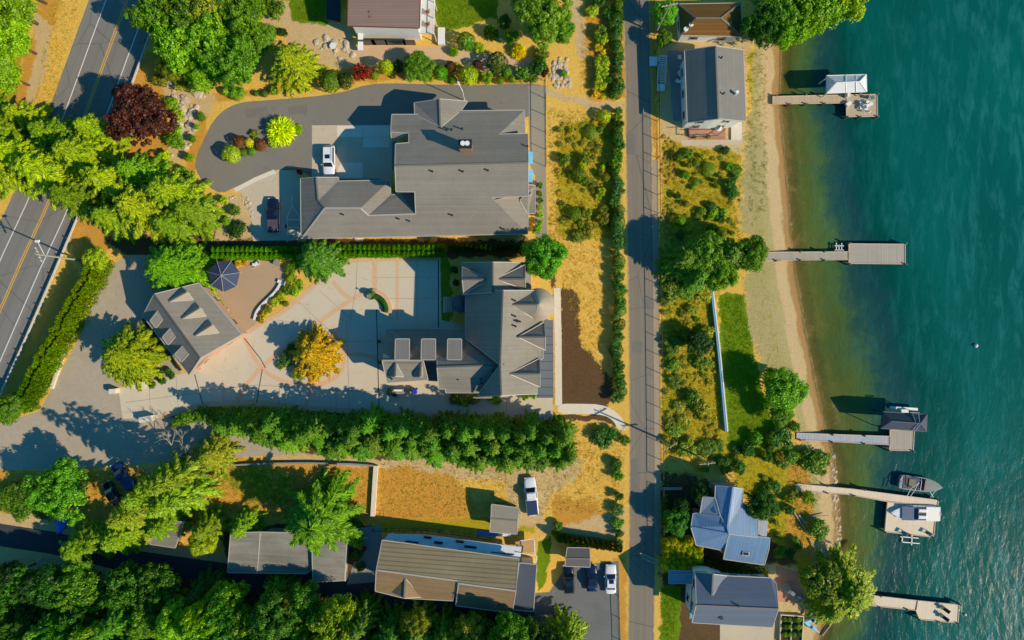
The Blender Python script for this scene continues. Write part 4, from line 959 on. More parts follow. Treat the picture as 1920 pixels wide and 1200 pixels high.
def car(name, label, px, py, ang, L, Wd, col, kind='suv', group=None, rough=.25, roofh=None, cat='car', extra=None):
    p = W(px, py, .9); r = empty(name, (p.x, p.y, 0), ang, label, cat, group)
    H = {'suv': 1.72, 'sedan': 1.45, 'pickup': 1.8}[kind] if roofh is None else roofh
    bm = paint('paint_'+name+str(int(col[0]*999))+str(int(col[2]*999)), col, rough); hw = Wd/2; bh = {'suv': 1.02, 'sedan': .9, 'pickup': 1.12}[kind]
    xs = [(-.5, .80, .50, .72), (-.485, .9, .34, .9), (-.42, .97, .26, .98), (-.2, 1, .26, 1), (.1, 1, .26, 1.0), (.3, .985, .26, .95), (.42, .93, .26, .88), (.485, .8, .34, .78), (.5, .66, .46, .66)]
    secs = []
    for fx, fw, zb, ft in xs:
        w_ = hw*fw; zt = bh*ft; y = fx*L
        secs.append([(-w_*.9, y, zb), (w_*.9, y, zb), (w_, y, zb+.2), (w_, y, zt-.2), (w_*.86, y, zt), (-w_*.86, y, zt), (-w_, y, zt-.2), (-w_, y, zb+.2)])
    b = loft(secs).build('body', bm, r, world=False); subsurf(b, 1)
    # cabin: y is forward
    cb = {'suv': (-.47, .22, -.40, .08), 'sedan': (-.36, .2, -.24, .04), 'pickup': (-.08, .24, -.04, .12)}[kind]
    y0, y1, t0, t1 = [v*L for v in cb]; wb = hw*.9; wt = hw*.72; zb = bh*.93
    def ring(z, w_, a, b_, c=.12): return [(-w_, a+c, z), (-w_+c, a, z), (w_-c, a, z), (w_, a+c, z), (w_, b_-c, z), (w_-c, b_, z), (-w_+c, b_, z), (-w_, b_-c, z)]
    loft([ring(zb, wb, y0, y1), ring(H-.08, wt+.03, t0, t1), ring(H, wt-.06, t0+.08, t1-.1)]).build('cabin', bm, b, world=False)
    def lerp(a, c, t): return tuple(a[i]+(c[i]-a[i])*t for i in range(3))
    def pane(nm, q, push, lo=.12, hi=.9):
        a, b_, c, d = q
        P = [lerp(a, d, lo), lerp(b_, c, lo), lerp(b_, c, hi), lerp(a, d, hi)]
        P = [(x[0]+push[0], x[1]+push[1], x[2]+push[2]) for x in P]
        MB().add(P, [[0, 1, 2, 3]]).build(nm, CGL, r, world=False)
    zt = H-.08; c = .14
    pane('windshield', [(-wb+c, y1, zb), (wb-c, y1, zb), (wt-c+.03, t1, zt), (-wt+c-.03, t1, zt)], (0, .014, .014))
    pane('rear_window', [(wb-c, y0, zb), (-wb+c, y0, zb), (-wt+c-.03, t0, zt), (wt-c+.03, t0, zt)], (0, -.014, .014), .25)
    for s in (-1, 1): pane('side_window', [(s*wb, y0+c*2, zb), (s*wb, y1-c*2, zb), (s*(wt+.03), t1-c, zt), (s*(wt+.03), t0+c, zt)], (s*.014, 0, .008))
    if kind != 'pickup' and extra != 'noroof':
        MB().box(0, (t0+t1)/2+.35, H+.006, wt*1.15, .7, .012).build('sunroof', CGL, b, world=False)
    if kind == 'pickup':
        bc = bm if extra != 'cover' else paint('bed_cover', C(30, 50, 80), .5)
        MB().box(0, -.285*L, bh*.97+.02, hw*1.6, L*.37, .05, 0, .02).build('bed_cover', bc, r, world=False)
        if extra == 'cover':
            MB().box(0, .36*L*0-.0, H+.01, .01, .01, .01).build('roof_rack', DARKM, r, world=False)
    if kind == 'suv' and extra != 'norack':
        m = MB()
        for s in (-1, 1): m.bar((s*wt*.92, t0+.2, H+.05), (s*wt*.92, t1-.2, H+.05), .05, .05)
        m.build('roof_rail', RIM if col[0] > .3 else DARKM, r, world=False)
    for sx in (-1, 1):
        for sy in (-.31, .31):
            x0 = sx*(hw-.2); x1 = sx*(hw+.005)
            w_ = MB().tube((x0, sy*L, .34), (x1, sy*L, .34), .34, n=18).build('wheel', TYRE, r, world=False)
            MB().tube((sx*(hw-.02), sy*L, .34), (sx*(hw+.018), sy*L, .34), .2, n=12).build('rim', RIM, w_, world=False)
        MB().box(sx*(hw*.66), L*.478, bh*.66, .34, .16, .16, 0, .03).build('headlight', LAMP, r, world=False)
        MB().box(sx*(hw*.74), -L*.484, bh*.76, .22, .1, .2, 0, .02).build('taillight', TAIL, r, world=False)
        MB().box(sx*(hw+.1), y1-.45, zb+.05, .22, .14, .16, 0, .03).build('mirror', bm, r, world=False)
    return r
CW = C(222, 224, 226)
car('white_suv', 'white sport utility vehicle parked on the garage apron of the loop drive', 616, 301, PI, 5.3, 2.1, CW, 'suv')
dk = car('dark_sports_utility', 'dark blue car with an orange rear bed beside the boat trailer', 511, 403, 0, 5.9, 2.05, C(14, 24, 52), 'pickup', extra='x')
MB().box(0, -1.75, 1.12, 1.65, 1.9, .16, 0, .03).build('cargo', plain('orange_load', C(84, 74, 84), .6, .4), dk, world=False)
dk.name = 'parked_car'
car('pickup_truck', 'white pickup truck with a dark bed cover in the dry yard', 996, 931, .1, 6.6, 2.15, CW, 'pickup', extra='cover')
car('pickup_truck', 'dark blue pickup truck half under the trees by the shared drive', 229, 893, .62, 5.4, 2.0, C(16, 44, 92), 'pickup', extra='x')
g_ = 'cars parked side by side on the grey yard'
car('parked_car', 'black car parked nearest the carport, leftmost of the row of three', 1066, 1087, .06, 4.9, 1.95, C(14, 16, 20), 'suv', g_, extra='norack')
car('parked_car', 'dark blue car in the middle of the row of three', 1110, 1085, PI*0+.02, 4.6, 1.9, C(14, 30, 62), 'sedan', g_)
car('parked_car', 'white car at the lane end of the row of three', 1145.5, 1087, 0.0, 5.0, 2.0, CW, 'sedan', g_)
car('parked_car', 'small black car tucked under the bushes left of the dark blue pickup', 207, 925, .55, 4.2, 1.8, C(10, 12, 14), 'sedan')

# ------------------------------------------------------------------ docks and boats
WOOD = striped('dock_planks', C(196, 172, 140), PI/2, .28, .1, .5, noise=.12, bump=.5)
WOODP = striped('dock_planks_pale', C(224, 204, 174), PI/2+.1, .3, .08, .65, noise=.07, bump=.4)
WOODG = striped('dock_planks_grey', C(176, 164, 146), PI/2, .28, .1, .55, noise=.12, bump=.5)
METALG = striped('gangway_grating', C(170, 172, 178), PI/2, .5, .1, .7, noise=.1, bump=.4)
PILE = plain('piling', C(120, 108, 90), .9)
def deckpart(root, name, mat, pts, h=.1, t=.3):
    return quadpart(root, name, mat, [(x, y, h) for x, y in pts], t)
def dock(label, parts, piles, h=.0):
    allp = [p for _, _, pts in parts for p in pts]; cx = sum(p[0] for p in allp)/len(allp); cy = sum(p[1] for p in allp)/len(allp)
    c = W(cx, cy, 0); r = empty('dock', (c.x, c.y, WZ), 0, label, 'dock')
    for nm, mt, pts in parts:
        o = deckpart(r, nm, mt, pts, h)
        v = [W(x, y, h) for x, y in pts]; m = MB(); n = len(v)
        for i in range(n):
            if (v[i]-v[(i+1) % n]).length > .5: m.bar(v[i]+Vector((0, 0, .03)), v[(i+1) % n]+Vector((0, 0, .03)), .12, .1)
        m.build('edge_board', plain('edge_board', C(206, 176, 150), .8), o)
    for x, y in piles[::3]:
        p = W(x, y, h); q_ = Vector((p.x+(c.x-p.x)*.05, p.y, h+.12)); MB().bar(q_-Vector((.22, 0, 0)), q_+Vector((.22, 0, 0)), .07, .07).build('cleat', DARKM, r)
    for x, y in piles:
        p = W(x, y, h); MB().lathe(p.x, p.y, [(.14, -3), (.14, h+.45), (.02, h+.5)], 10).build('piling', PILE, r)
    return r
dock('timber dock with a square end crowded with white chairs beside the white canopy',
     [('walkway', WOOD, [(1449, 181), (1586, 178), (1588, 193), (1449, 195)]), ('platform', WOOD, [(1586.5, 178), (1644, 177), (1645, 218), (1587, 219), (1587, 194)])],
     [(1455, 180), (1480, 196), (1510, 178.5), (1510, 195), (1545, 178), (1545, 194.5), (1588, 219.5), (1645, 219), (1645, 177), (1612, 219.5)])
dock('long grey dock ending in a wide rectangular platform',
     [('walkway', WOODG, [(1436, 473), (1591, 472), (1591, 487), (1436, 488)]), ('platform', WOODG, [(1591.5, 457), (1697, 458), (1697, 495), (1591.5, 494)])],
     [(1455, 489), (1500, 472), (1500, 488), (1545, 472), (1545, 488), (1592, 456), (1697, 457), (1697, 495.5), (1592, 495)])
m = MB(); r = empty('dock_ladder', W(1573, 465, -.5), 0, 'white tubular boat lift frame against the long grey dock', 'boat lift')
for a, b_ in (((1565, 461), (1582, 461)), ((1565, 469), (1582, 469)), ((1568, 456), (1568, 472)), ((1578, 456), (1578, 472)), ((1573, 459), (1573, 474))): m.bar(W(a[0], a[1], -.3), W(b_[0], b_[1], -.3), .13, .13)
m.build('lift_frame', WHITE, r)
dock('grey gangway dock with a small square deck beside the dark roofed boathouse',
     [('walkway', METALG, [(1494, 812), (1668, 818), (1668, 834), (1494, 824)]), ('platform', WOODG, [(1668.5, 806), (1714, 806), (1712, 845), (1667, 844), (1668.5, 835)])],
     [(1500, 825), (1560, 815), (1560, 829), (1620, 817), (1620, 832), (1667, 845), (1712, 846), (1715, 806)])
dock('pale narrow dock with a boat moored on either side',
     [('walkway', WOODP, [(1492, 907), (1600, 917), (1760, 938), (1757, 950), (1662, 940), (1590, 927), (1492, 920)]), ('platform', WOODP, [(1664, 941), (1756, 952), (1750, 1007), (1659, 997)])],
     [(1494, 906), (1550, 911), (1550, 924), (1600, 929), (1620, 918), (1660, 998), (1751, 1008), (1761, 938), (1758, 951), (1705, 1002)])
dock('pale dock at the bottom right with a wider end',
     [('walkway', WOODP, [(1590, 1111), (1720, 1126), (1717, 1144), (1590, 1131)]), ('platform', WOODP, [(1720.5, 1126), (1798, 1134), (1796, 1168), (1724, 1161), (1717, 1144.2)])],
     [(1600, 1132), (1650, 1117), (1650, 1139), (1700, 1142), (1724, 1162), (1796, 1169), (1799, 1133), (1760, 1166)])
# boathouse canopies
def canopy(name, label, cor, rid, he, hr, mat, rib=None, cat='boathouse'):
    c = W((cor[0][0]+cor[2][0])/2, (cor[0][1]+cor[2][1])/2, he); r = empty(name, (c.x, c.y, WZ), 0, label, cat)
    f = hip(cor, he, hr, rid); V, F = shell(f); n = len(V)
    he_ = {}
    for fi, q_ in enumerate(F):
        for i in range(len(q_)): he_[(q_[i], q_[(i+1) % len(q_)])] = fi
    fs = F+[[i+n for i in q_][::-1] for q_ in F]+[[b_, a, a+n, b_+n] for (a, b_) in he_ if (b_, a) not in he_]
    ro = MB().add(V+[v-Vector((0, 0, .1)) for v in V], fs).build('roof', mat, r)
    m = MB()
    for (a, b_) in he_:
        if (b_, a) not in he_ or a < b_: m.bar(V[a]+Vector((0, 0, .02)), V[b_]+Vector((0, 0, .02)), .14, .1)
    m.build('seam', rib or mat, ro)
    for x, y in cor:
        p = W(x, y, he); q_ = Vector((c.x+(p.x-c.x)*.9, c.y+(p.y-c.y)*.9)); MB().tube((q_.x, q_.y, -3), (q_.x, q_.y, he-.05), .08).build('post', DARKM if rib is None else WHITE, r)
    return r, c
CANV = plain('canvas_white', C(214, 212, 210), .7, .06)
cn, cc = canopy('boat_canopy', 'white hipped canvas boat canopy beside the crowded square dock end', [(1549.5, 142), (1624, 140), (1625, 172), (1550, 175)], [(1568, 155), (1612, 153)], 2.6, 4.0, CANV, WHITE)
for x in (1586, 1605): MB().bar(W(x, 141, 2.68), W(x, 154, 4.02), .1, .05).bar(W(x, 154, 4.02), W(x+.5, 173, 2.68), .1, .05).build('batten', WHITE, cn)
boxpart(cn, 'hoist_box', WHITE, 1592, 177, -.2, 1.0, .5, .7)
cn, cc = canopy('boathouse', 'dark slate hipped boathouse roof over the small square deck', [(1655, 772), (1738, 777), (1737, 809), (1651, 803)], [(1671, 790), (1726, 794)], 2.8, 4.6, plain('canvas_slate', C(72, 76, 88), .6, .08))
m = MB()
for a, b_ in (((1710, 774, 3.0), (1717, 792, 4.5)), ((1722, 774, 3.0), (1724, 791, 4.5)), ((1727, 793, 4.7), (1716, 808, 3.2)), ((1722, 794, 4.7), (1711, 807, 3.2)), ((1706, 773, 3.1), (1724, 774, 3.1))): m.bar(W(*a), W(*b_), .09, .08)
m.build('guy_rail', plain('slate_rail', C(150, 154, 162), .5), cn)
f = empty('dock_float', W(1695, 765, 0), 0, 'white narrow float with a ladder above the dark roofed boathouse', 'float')
deckpart(f, 'float_deck', WHITE, [(1670, 762), (1721, 765), (1721, 770), (1670, 766)], 0, .3); boxpart(f, 'ladder', WHITE, 1697, 771, -.1, .4, 1.2, .6)

def hull(root, L, Wd, cols, z=0.0, depth=.75):
    secs = []; N = 12
    for i in range(N+1):
        t = i/N; x = (t-.5)*L; w_ = Wd/2*(math.sin(min(1, (1-t)*2.1+.0)*PI/2)**.75 if t < 1 else 0); w_ = max(w_, .03)
        if t < .12: w_ *= .9+.1*t/.12
        z0 = z+.18*max(0, t-.6)/.4; zt = z+depth+.25*max(0, t-.5)
        secs.append([(x, 0, z0-.1), (x, w_*.75, z0+.15), (x, w_, zt-.12), (x, w_*.97, zt), (x, 0, zt+.02), (x, -w_*.97, zt), (x, -w_, zt-.12), (x, -w_*.75, z0+.15)])
    o = loft(secs).build('hull', cols, root, world=False, smooth=False); return o
def boat(name, label, px, py, ang, L, Wd, hc, dc, z, style):
    p = W(px, py, z+.6); r = empty(name, (p.x, p.y, z), ang, label, 'boat'); h = hull(r, L, Wd, hc)
    def dk(nm, x0, x1, f, zz, mt, t=.05):
        w_ = Wd*f/2; x0 *= L; x1 *= L
        return MB().box((x0+x1)/2, 0, zz, x1-x0, w_*2, t, 0, .02).build(nm, mt, r, world=False)
    if style == 'cover':
        dk('cockpit_floor', -.42, .1, .82, .80, paint('cockpit_dark', C(26, 34, 56), .6))
        dk('sun_pad', -.3, -.14, .6, .9, plain('pad_olive', C(120, 116, 90), .8), .12)
        m = MB().tube((-.46*L, -.9, .95), (-.5*L+.02, -.5, 1.0), .05).tube((-.5*L+.02, -.5, 1.0), (-.5*L+.02, .5, 1.0), .05).tube((-.5*L+.02, .5, 1.0), (-.46*L, .9, .95), .05)
        m.build('stern_rail', WHITE, r, world=False)
        dk('seat', .02, .08, .7, .95, plain('seat_red', C(140, 60, 50), .7), .2)
        MB().add([(.1*L, -.95, .85), (.1*L, .95, .85), (.04*L, .85, 1.3), (.04*L, -.85, 1.3)], [[0, 1, 2, 3]]).build('windshield', GLASS, r, world=False)
        # wakeboard tower
        m = MB()
        for s in (-1, 1): m.tube((-.02*L, s*1.0, .8), (-.12*L, s*.8, 2.2), .05); m.tube((-.16*L, s*1.0, .8), (-.12*L, s*.8, 2.2), .05)
        m.tube((-.12*L, -.8, 2.2), (-.12*L, .8, 2.2), .05); m.build('tower', WHITE, r, world=False)
    else:
        dk('bow_cover', .02, .3, .86, 1.02, plain('cover_blue', C(66, 84, 112), .6), .06)
        dk('cockpit_floor', -.2, .05, .85, .82, paint('cockpit_black', C(22, 24, 28), .6))
        dk('stern_deck', -.47, -.2, .88, .86, plain('gel_white', C(228, 222, 210), .35, .03), .1)
        for s in (-1, 1):
            for xx in (-.13, ): MB().box(xx*L+.1, s*.55, .98, 1.5, .6, .3, 0, .1).build('seat', plain('seat_white', C(226, 222, 212), .6, .03), r, world=False)
        MB().add([(.06*L, -1.0, .9), (.06*L, 1.0, .9), (.0, .85, 1.4), (.0, -.85, 1.4)], [[0, 1, 2, 3]]).build('windshield', GLASS, r, world=False)
        MB().box(-.49*L, 0, .5, .4, .7, .7, 0, .1).build('outboard_motor', plain('motor', C(190, 150, 140), .5), r, world=False)
    return r
boat('motor_boat', 'grey motor boat with a dark open cockpit above the narrow pale dock', 1726, 908, -.14, 7.4, 2.5, plain('hull_grey', C(120, 122, 120), .45), None, -.9, 'cover')
boat('motor_boat', 'white boat with a navy bow cover moored below the narrow pale dock', 1716, 962, PI-.03, 8.4, 2.7, plain('hull_white', C(200, 204, 212), .3), None, -.3, 'open')
m = MB(); r = empty('boat_lift', W(1705, 1013, -.9), 0, 'pale tubular lift frame in the water below the boat platform', 'boat lift')
for a, b_ in (((1688, 1006), (1722, 1009)), ((1690, 1016), (1724, 1019)), ((1710, 1003), (1709, 1022)), ((1692, 1005), (1691, 1017))): m.bar(W(a[0], a[1], -.85), W(b_[0], b_[1], -.85), .16, .12)
m.build('lift_frame', WHITE, r)
m = MB(); r = empty('lift_arm', W(1700, 930, 0), 0, 'bent pale davit arms reaching from dock to the grey boat', 'davit')
for a, b_ in (((1700, 932), (1708, 916)), ((1708, 916), (1724, 905)), ((1706, 932), (1716, 918)), ((1716, 918), (1722, 905)), ((1745, 932), (1752, 922)), ((1752, 922), (1762, 915)), ((1750, 933), (1744, 922))): m.tube(W(a[0], a[1], 1.2), W(b_[0], b_[1], 1.4), .05)
m.build('davit', WHITE, r)
p = W(927, 1001, .3); bt.location = (p.x, p.y, 0); bt.rotation_euler = (0, 0, -.06)
hull(bt, 5.6, .8, plain('boat_blue', C(40, 120, 205), .4), 0, .35); MB().box(1.7, 0, .44, 2.2, .55, .06, 0, .02).build('stripe', WHITE, bt, world=False)
def kayak(label, px, py, ang, c, L=3.4):
    p = W(px, py, .2); r = empty('kayak', (p.x, p.y, 0), ang, label, 'kayak'); secs = []
    for i in range(13):
        t = i/12; x = (t-.5)*L; w_ = max(.36*math.sin(t*PI)**.7, .02); z = .12*(abs(t-.5)*2)**2
        secs.append([(x, w_*math.cos(a)*1.0, z+.18+.17*math.sin(a)) for a in [k*PI/4 for k in range(8)]])
    b_ = loft(secs).build('hull', c, r, world=False, smooth=True)
    MB().lathe(0, 0, [(.24, .3), (.26, .38), (.2, .38)], 14).build('cockpit', DARKM, r, world=False)
KB = plain('kayak_blue', C(140, 200, 225), .4, .1)
kayak('pale blue kayak on the grass, upper of the crossed pair', 1524, 1163, .18, KB); kayak('pale blue kayak on the grass, lower of the crossed pair', 1521, 1175, -.62, KB)
kayak('bright blue tarpaulined canoe by the lower road', 118, 972, 1.5, plain('tarp_blue', C(20, 100, 215), .5, .3), 5.2)
tb = [o for o in COL.objects if o.get('label', '').startswith('bright blue tarp')][0]; tb.scale = (.95, 3.2, 2.6); tb.name = 'covered_boat'; tb['category'] = 'boat'; tb['label'] = 'small boat under a bright blue tarpaulin by the lower road'
by = empty('buoy', W(1829, 648, -1), 0, 'small white mooring buoy alone on the open water', 'buoy'); MB().lathe(0, 0, [(.05, -.2), (.3, .0), (.34, .2), (.2, .42), (.02, .5)], 14).build('float_ball', WHITE, by, world=False)
for i, (x, y, l) in enumerate(((1790, 1143, 'white float nearest the end of the bottom right dock'), (1809, 1152, 'tiny white float just beyond the end of the bottom dock'))):
    o = by.copy(); o.name = 'buoy'; COL.objects.link(o); c = by.children[0].copy(); COL.objects.link(c); c.parent = o; p = W(x+(6 if i == 0 else 0), y, -1); o.location = (p.x, p.y, WZ); o.scale = (.7, .7, .7); o['label'] = l

# ------------------------------------------------------------------ garden furniture
def chair(label, px, py, ang, z=0.0, c=None, group=None, lounger=False):
    p = W(px, py, z); r = empty('lounge_chair' if lounger else 'garden_chair', (p.x, p.y, z), ang, label, 'chair', group); c = c or WHITE
    L = 1.2 if lounger else .55
    MB().box(0, 0, .42, .6, L, .07, 0, .02).build('seat', c, r, world=False)
    m = MB(); m.add([(-.3, -L/2, .42), (.3, -L/2, .42), (.3, -L/2-.35, 1.0), (-.3, -L/2-.35, 1.0), (-.3, -L/2+.06, .45), (.3, -L/2+.06, .45), (.3, -L/2-.29, 1.03), (-.3, -L/2-.29, 1.03)], [[0, 1, 2, 3], [7, 6, 5, 4], [0, 4, 5, 1], [2, 6, 7, 3], [1, 5, 6, 2], [3, 7, 4, 0]])
    m.build('backrest', c, r, world=False)
    for sx in (-1, 1):
        for sy in (-1, 1): MB().box(sx*.26, sy*(L/2-.05), .2, .06, .06, .4).build('leg', c, r, world=False)
    return r
def table(label, px, py, z=0.0, rad=.6, c=None):
    p = W(px, py, z); r = empty('round_table', (p.x, p.y, z), 0, label, 'table'); c = c or WHITE
    MB().lathe(0, 0, [(rad, .7), (rad, .75), (.01, .755)], 20).build('tabletop', c, r, world=False)
    MB().lathe(0, 0, [(.3, 0), (.3, .04), (.06, .07), (.06, .7)], 10).build('pedestal', c, r, world=False)
for i, (x, y, a, l) in enumerate(((1613, 194, .4, 'upper of two chairs left of the white lounger'), (1613, 203, 1.6, 'lower of two chairs left of the white lounger'), (1625, 193, -.9, 'chair nearest the corner ladder'), (1634, 184, -1.2, 'teal folding chair at the dock corner'))):
    chair('white '+l+' on the crowded dock' if i < 3 else l, x, y, a, .1, plain('chair_teal', C(60, 120, 130), .6) if i == 3 else None, 'chairs on the crowded dock')
chair('long white lounger in the middle of the crowded dock', 1621, 204, .4, .1, None, 'chairs on the crowded dock', True); chair('white lounger with a dark cushion on the crowded dock', 1628, 197, -1.1, .1, None, 'chairs on the crowded dock', True)
sc_ = empty('storage_box', W(1589, 196, .1), .6, 'small white chest at the corner of the crowded dock', 'box'); MB().box(0, 0, .25, .9, .6, .5, 0, .05).build('chest', WHITE, sc_, world=False); MB().box(0, 0, .53, .94, .64, .06, 0, .02).build('lid', WHITE, sc_, world=False)
DK = plain('mesh_dark', C(46, 56, 60), .7)
chair('upper of two dark loungers on the bottom right dock', 1766, 1138, .9, .1, DK, 'loungers on the bottom dock', True); chair('lower of two dark loungers on the bottom right dock', 1764, 1153, .9, .1, DK, 'loungers on the bottom dock', True)
chair('grey folding chair on the boat platform, left one', 1690, 996, .9, .1, plain('chair_grey', C(130, 140, 140), .6), 'chairs on the boat platform'); chair('grey folding chair on the boat platform, right one', 1735, 996, .9, .1, plain('chair_grey', C(130, 140, 140), .6), 'chairs on the boat platform')
for i, (x, y, a) in enumerate(((1273, 108, 0), (1277, 128, 2), (1269, 153, 1), (1281, 143, 3), (1278, 160, 2.5))):
    chair(('topmost', 'second from top', 'leftmost', 'middle right', 'lowest')[i]+' white chair in the shade west of the lake cottage', x, y, a, .01, None, 'chairs west of the lake cottage')
table('round white table in the shade west of the lake cottage', 1275, 140, .01)
table('white table on the porch south of the lake cottage', 1347, 243, .5, .45); chair('white chair on the porch south of the lake cottage', 1341, 240, 1, .5)
table('round fire table on the terracotta terrace by the slate house', 1471, 1097, .01, .7, plain('stone_grey', C(140, 134, 120), .8)); chair('pale chair above the kettle grill on the terracotta terrace', 1480, 1108, 1, .01); chair('grey chair at the edge of the terracotta terrace', 1492, 1120, 2.2, .01, plain('chair_grey', C(130, 140, 140), .6))
for i, (x, y) in enumerate(((478, 497), (484, 494))): chair(('left', 'right')[i]+' white chair at the upper edge of the round patio', x, y, i*2., .02)
table('grey stone fire bowl at the upper right edge of the patio', 521, 493, .02, .55, plain('stone_grey', C(140, 134, 120), .8))
chair('white lounger at the right edge of the round patio', 528, 529, 1.2, .02, None, None, True)
for i, (x, y) in enumerate(((795, 16), (797, 26))): pass
CW2 = plain('teak', C(176, 100, 62), .7)
chair('upper teak chair on the white deck of the brown roofed house', 800, 25, 1.6, 3.02, CW2, 'teak chairs on the deck'); chair('lower teak chair on the white deck of the brown roofed house', 800, 48, 1.6, 3.02, CW2, 'teak chairs on the deck')
table('white round table among the rocks left of the brown roofed house', 626, 89, 0, .55)
bx = empty('deck_box', W(828, 69, .4), 0, 'long white box on the gravel right of the brown roofed house', 'box'); bx.location.z = 0; MB().box(0, 0, .4, 1.15, 2.8, .8, 0, .06).build('chest', WHITE, bx, world=False); MB().box(0, 0, .84, 1.2, 2.85, .06, 0, .02).build('lid', WHITE, bx, world=False)
# parasol pavilion
p = W(419, 517, 2.8); u = empty('garden_parasol', (p.x, p.y, 0), .2, 'large dark blue faceted parasol at the left edge of the patio', 'parasol')
cv = plain('parasol_blue', C(62, 72, 98), .75, .1); R = 2.7; n = 7; vs = [(0, 0, 3.7)]+[(R*math.cos(2*PI*i/n), R*math.sin(2*PI*i/n), 2.6) for i in range(n)]
pc = MB().add(vs+[(v[0], v[1], v[2]-.05) for v in vs], [[0, 1+i, 1+(i+1) % n] for i in range(n)]+[[n+1, n+2+(i+1) % n, n+2+i] for i in range(n)]+[[1+i, n+2+i, n+2+(i+1) % n, 1+(i+1) % n] for i in range(n)]).build('canopy', cv, u, world=False)
m = MB()
for i in range(n): m.tube((0, 0, 3.73), (R*1.12*math.cos(2*PI*i/n), R*1.12*math.sin(2*PI*i/n), 2.62), .035)
m.build('ribs', plain('rib_pale', C(190, 180, 160), .6), pc, world=False)
MB().tube((0, 0, 0), (0, 0, 3.7), .07).build('pole', DARKM, u, world=False); MB().lathe(0, 0, [(.5, 0), (.5, .1), (.1, .15)], 14).build('base', DARKM, u, world=False)
# fountain bed
fr = empty('fountain', W(697, 553), 0, 'round green fountain basin with a curved hedge bed on the court', 'fountain')
MB().lathe(0, 0, [(.85, 0), (.9, .45), (.75, .5), (.7, .3), (.01, .28)], 24).build('basin', stain('basin_stone', C(120, 138, 110), .8, 1.1, .8, 1, 4), fr, world=False)
MB().lathe(0, 0, [(.12, .28), (.1, 1.1), (.42, 1.25), (.45, 1.33), (.08, 1.3), (.07, 1.9), (.18, 2.0), (.02, 2.1)], 18).build('pedestal', MATS['basin_stone'], fr, world=False)
c0 = (696, 582)
def arc(r0, a0, a1, n=14): return [(c0[0]+r0*math.cos(a0+(a1-a0)*i/n), c0[1]-r0*math.sin(a0+(a1-a0)*i/n)) for i in range(n+1)]
A0, A1 = math.radians(85), math.radians(-8)
MB().prism([(W(*q_).x, W(*q_).y) for q_ in arc(40, A0, A1)+arc(33, A0, A1)[::-1]], 0, .42).build('bed_kerb', CONCP, fr)
MB().prism([(W(*q_).x, W(*q_).y) for q_ in arc(33, A0, A1)+arc(22, A0, A1)[::-1]], 0, .3).build('bed_soil', stain('bed_soil', C(70, 90, 40), .6, 1.2, .9, 1, 4), fr)
# bins beside the house
for x, c, l in ((766, C(40, 52, 70), 'dark wheeled bin left of the blue recycling bin'), (779, C(20, 60, 190), 'blue recycling bin beside the dormered wing')):
    b_ = empty('wheeled_bin', W(x, 733), 0, l, 'bin'); mm = plain('bin_%d' % x, c, .5)
    loft([[(-.28, -.3, 0), (.28, -.3, 0), (.28, .3, 0), (-.28, .3, 0)], [(-.36, -.4, 1.0), (.36, -.4, 1.0), (.36, .4, 1.0), (-.36, .4, 1.0)]]).build('body', mm, b_, world=False); MB().box(0, 0, 1.04, .78, .86, .08, 0, .03).build('lid', mm, b_, world=False)
    for s in (-1, 1): MB().tube((s*.3, .38, .12), (s*.38, .38, .12), .12).build('wheel', TYRE, b_, world=False)
ac = empty('heat_pump', W(748, 733), 0, 'long grey utility cabinet with a white top beside the dark bin', 'cabinet'); MB().box(0, 0, .5, 1.9, .8, 1.0, 0, .04).build('cabinet', W_GREY, ac, world=False); MB().box(0, .2, 1.03, 1.4, .3, .06).build('top_panel', WHITE, ac, world=False)
# trailer
t_ = empty('boat_trailer', W(543, 405), 0, 'empty white Y shaped boat trailer between dark car and house', 'trailer')
def tw_(px, py): v = W(px, py, .5)-W(543, 405, 0); return (v.x, v.y, .5)
m = MB()
for a, b_ in (((547, 368), (548, 386)), ((548, 386), (538, 408)), ((538, 408), (539, 441)), ((548, 386), (561, 405)), ((561, 405), (561, 440)), ((538, 412), (560, 412)), ((538, 426), (560, 426)), ((539, 439), (560, 439))): m.tube(tw_(*a), tw_(*b_), .07)
m.build('frame', WHITE, t_, world=False)
for x in (536, 563): v = tw_(x, 424); MB().tube((v[0]-.1, v[1], .33), (v[0]+.1, v[1], .33), .33, n=16).build('wheel', TYRE, t_, world=False)
# ------------------------------------------------------------------ fences, walls, poles
IRON = plain('fence_iron', C(52, 50, 48), .7)
def fence(label, pts, h=1.9, sp=3.2, mat=IRON, name='fence', r=.055, rails=(.06, 1)):
    w_ = [W(*p) for p in pts]; rt = empty(name, w_[0], 0, label, 'fence')
    m = MB()
    for a, b_ in zip(w_, w_[1:]):
        for t in rails:
            if t == 1: m.tube(a+Vector((0, 0, h)), b_+Vector((0, 0, h)), .05, n=6)
            else: m.tube(a+Vector((0, 0, .1)), b_+Vector((0, 0, .1)), .02, n=5)
    m.build('rail', mat, rt); me = None
    for k, (a, b_) in enumerate(zip(w_, w_[1:])):
        n = max(1, round((b_-a).length/sp))
        for i in range(n+(1 if k == len(w_)-2 else 0)):
            q_ = a+(b_-a)*i/n
            if me is None:
                o = MB().tube((0, 0, 0), (0, 0, h+.05), r, n=6).build('post', mat, rt, world=False); me = o.data
            else: o = bpy.data.objects.new('post', me); COL.objects.link(o); o.parent = rt
            o.location = q_-w_[0]
    return rt
fence('dark post and rail fence along the lane from the top edge to the steps', [(1225, -60), (1228, 99)])
fence('long dark post and rail fence between lane and lakeside plots', [(1231, 124), (1234, 400), (1238, 700), (1240, 895)])
fence('dark post and rail fence along the lower stretch of the lane', [(1240, 914), (1241, 1060)])
fence('dark post and rail fence beside the walkway of the rambling grey house', [(1021, 152), (1023, 312)])
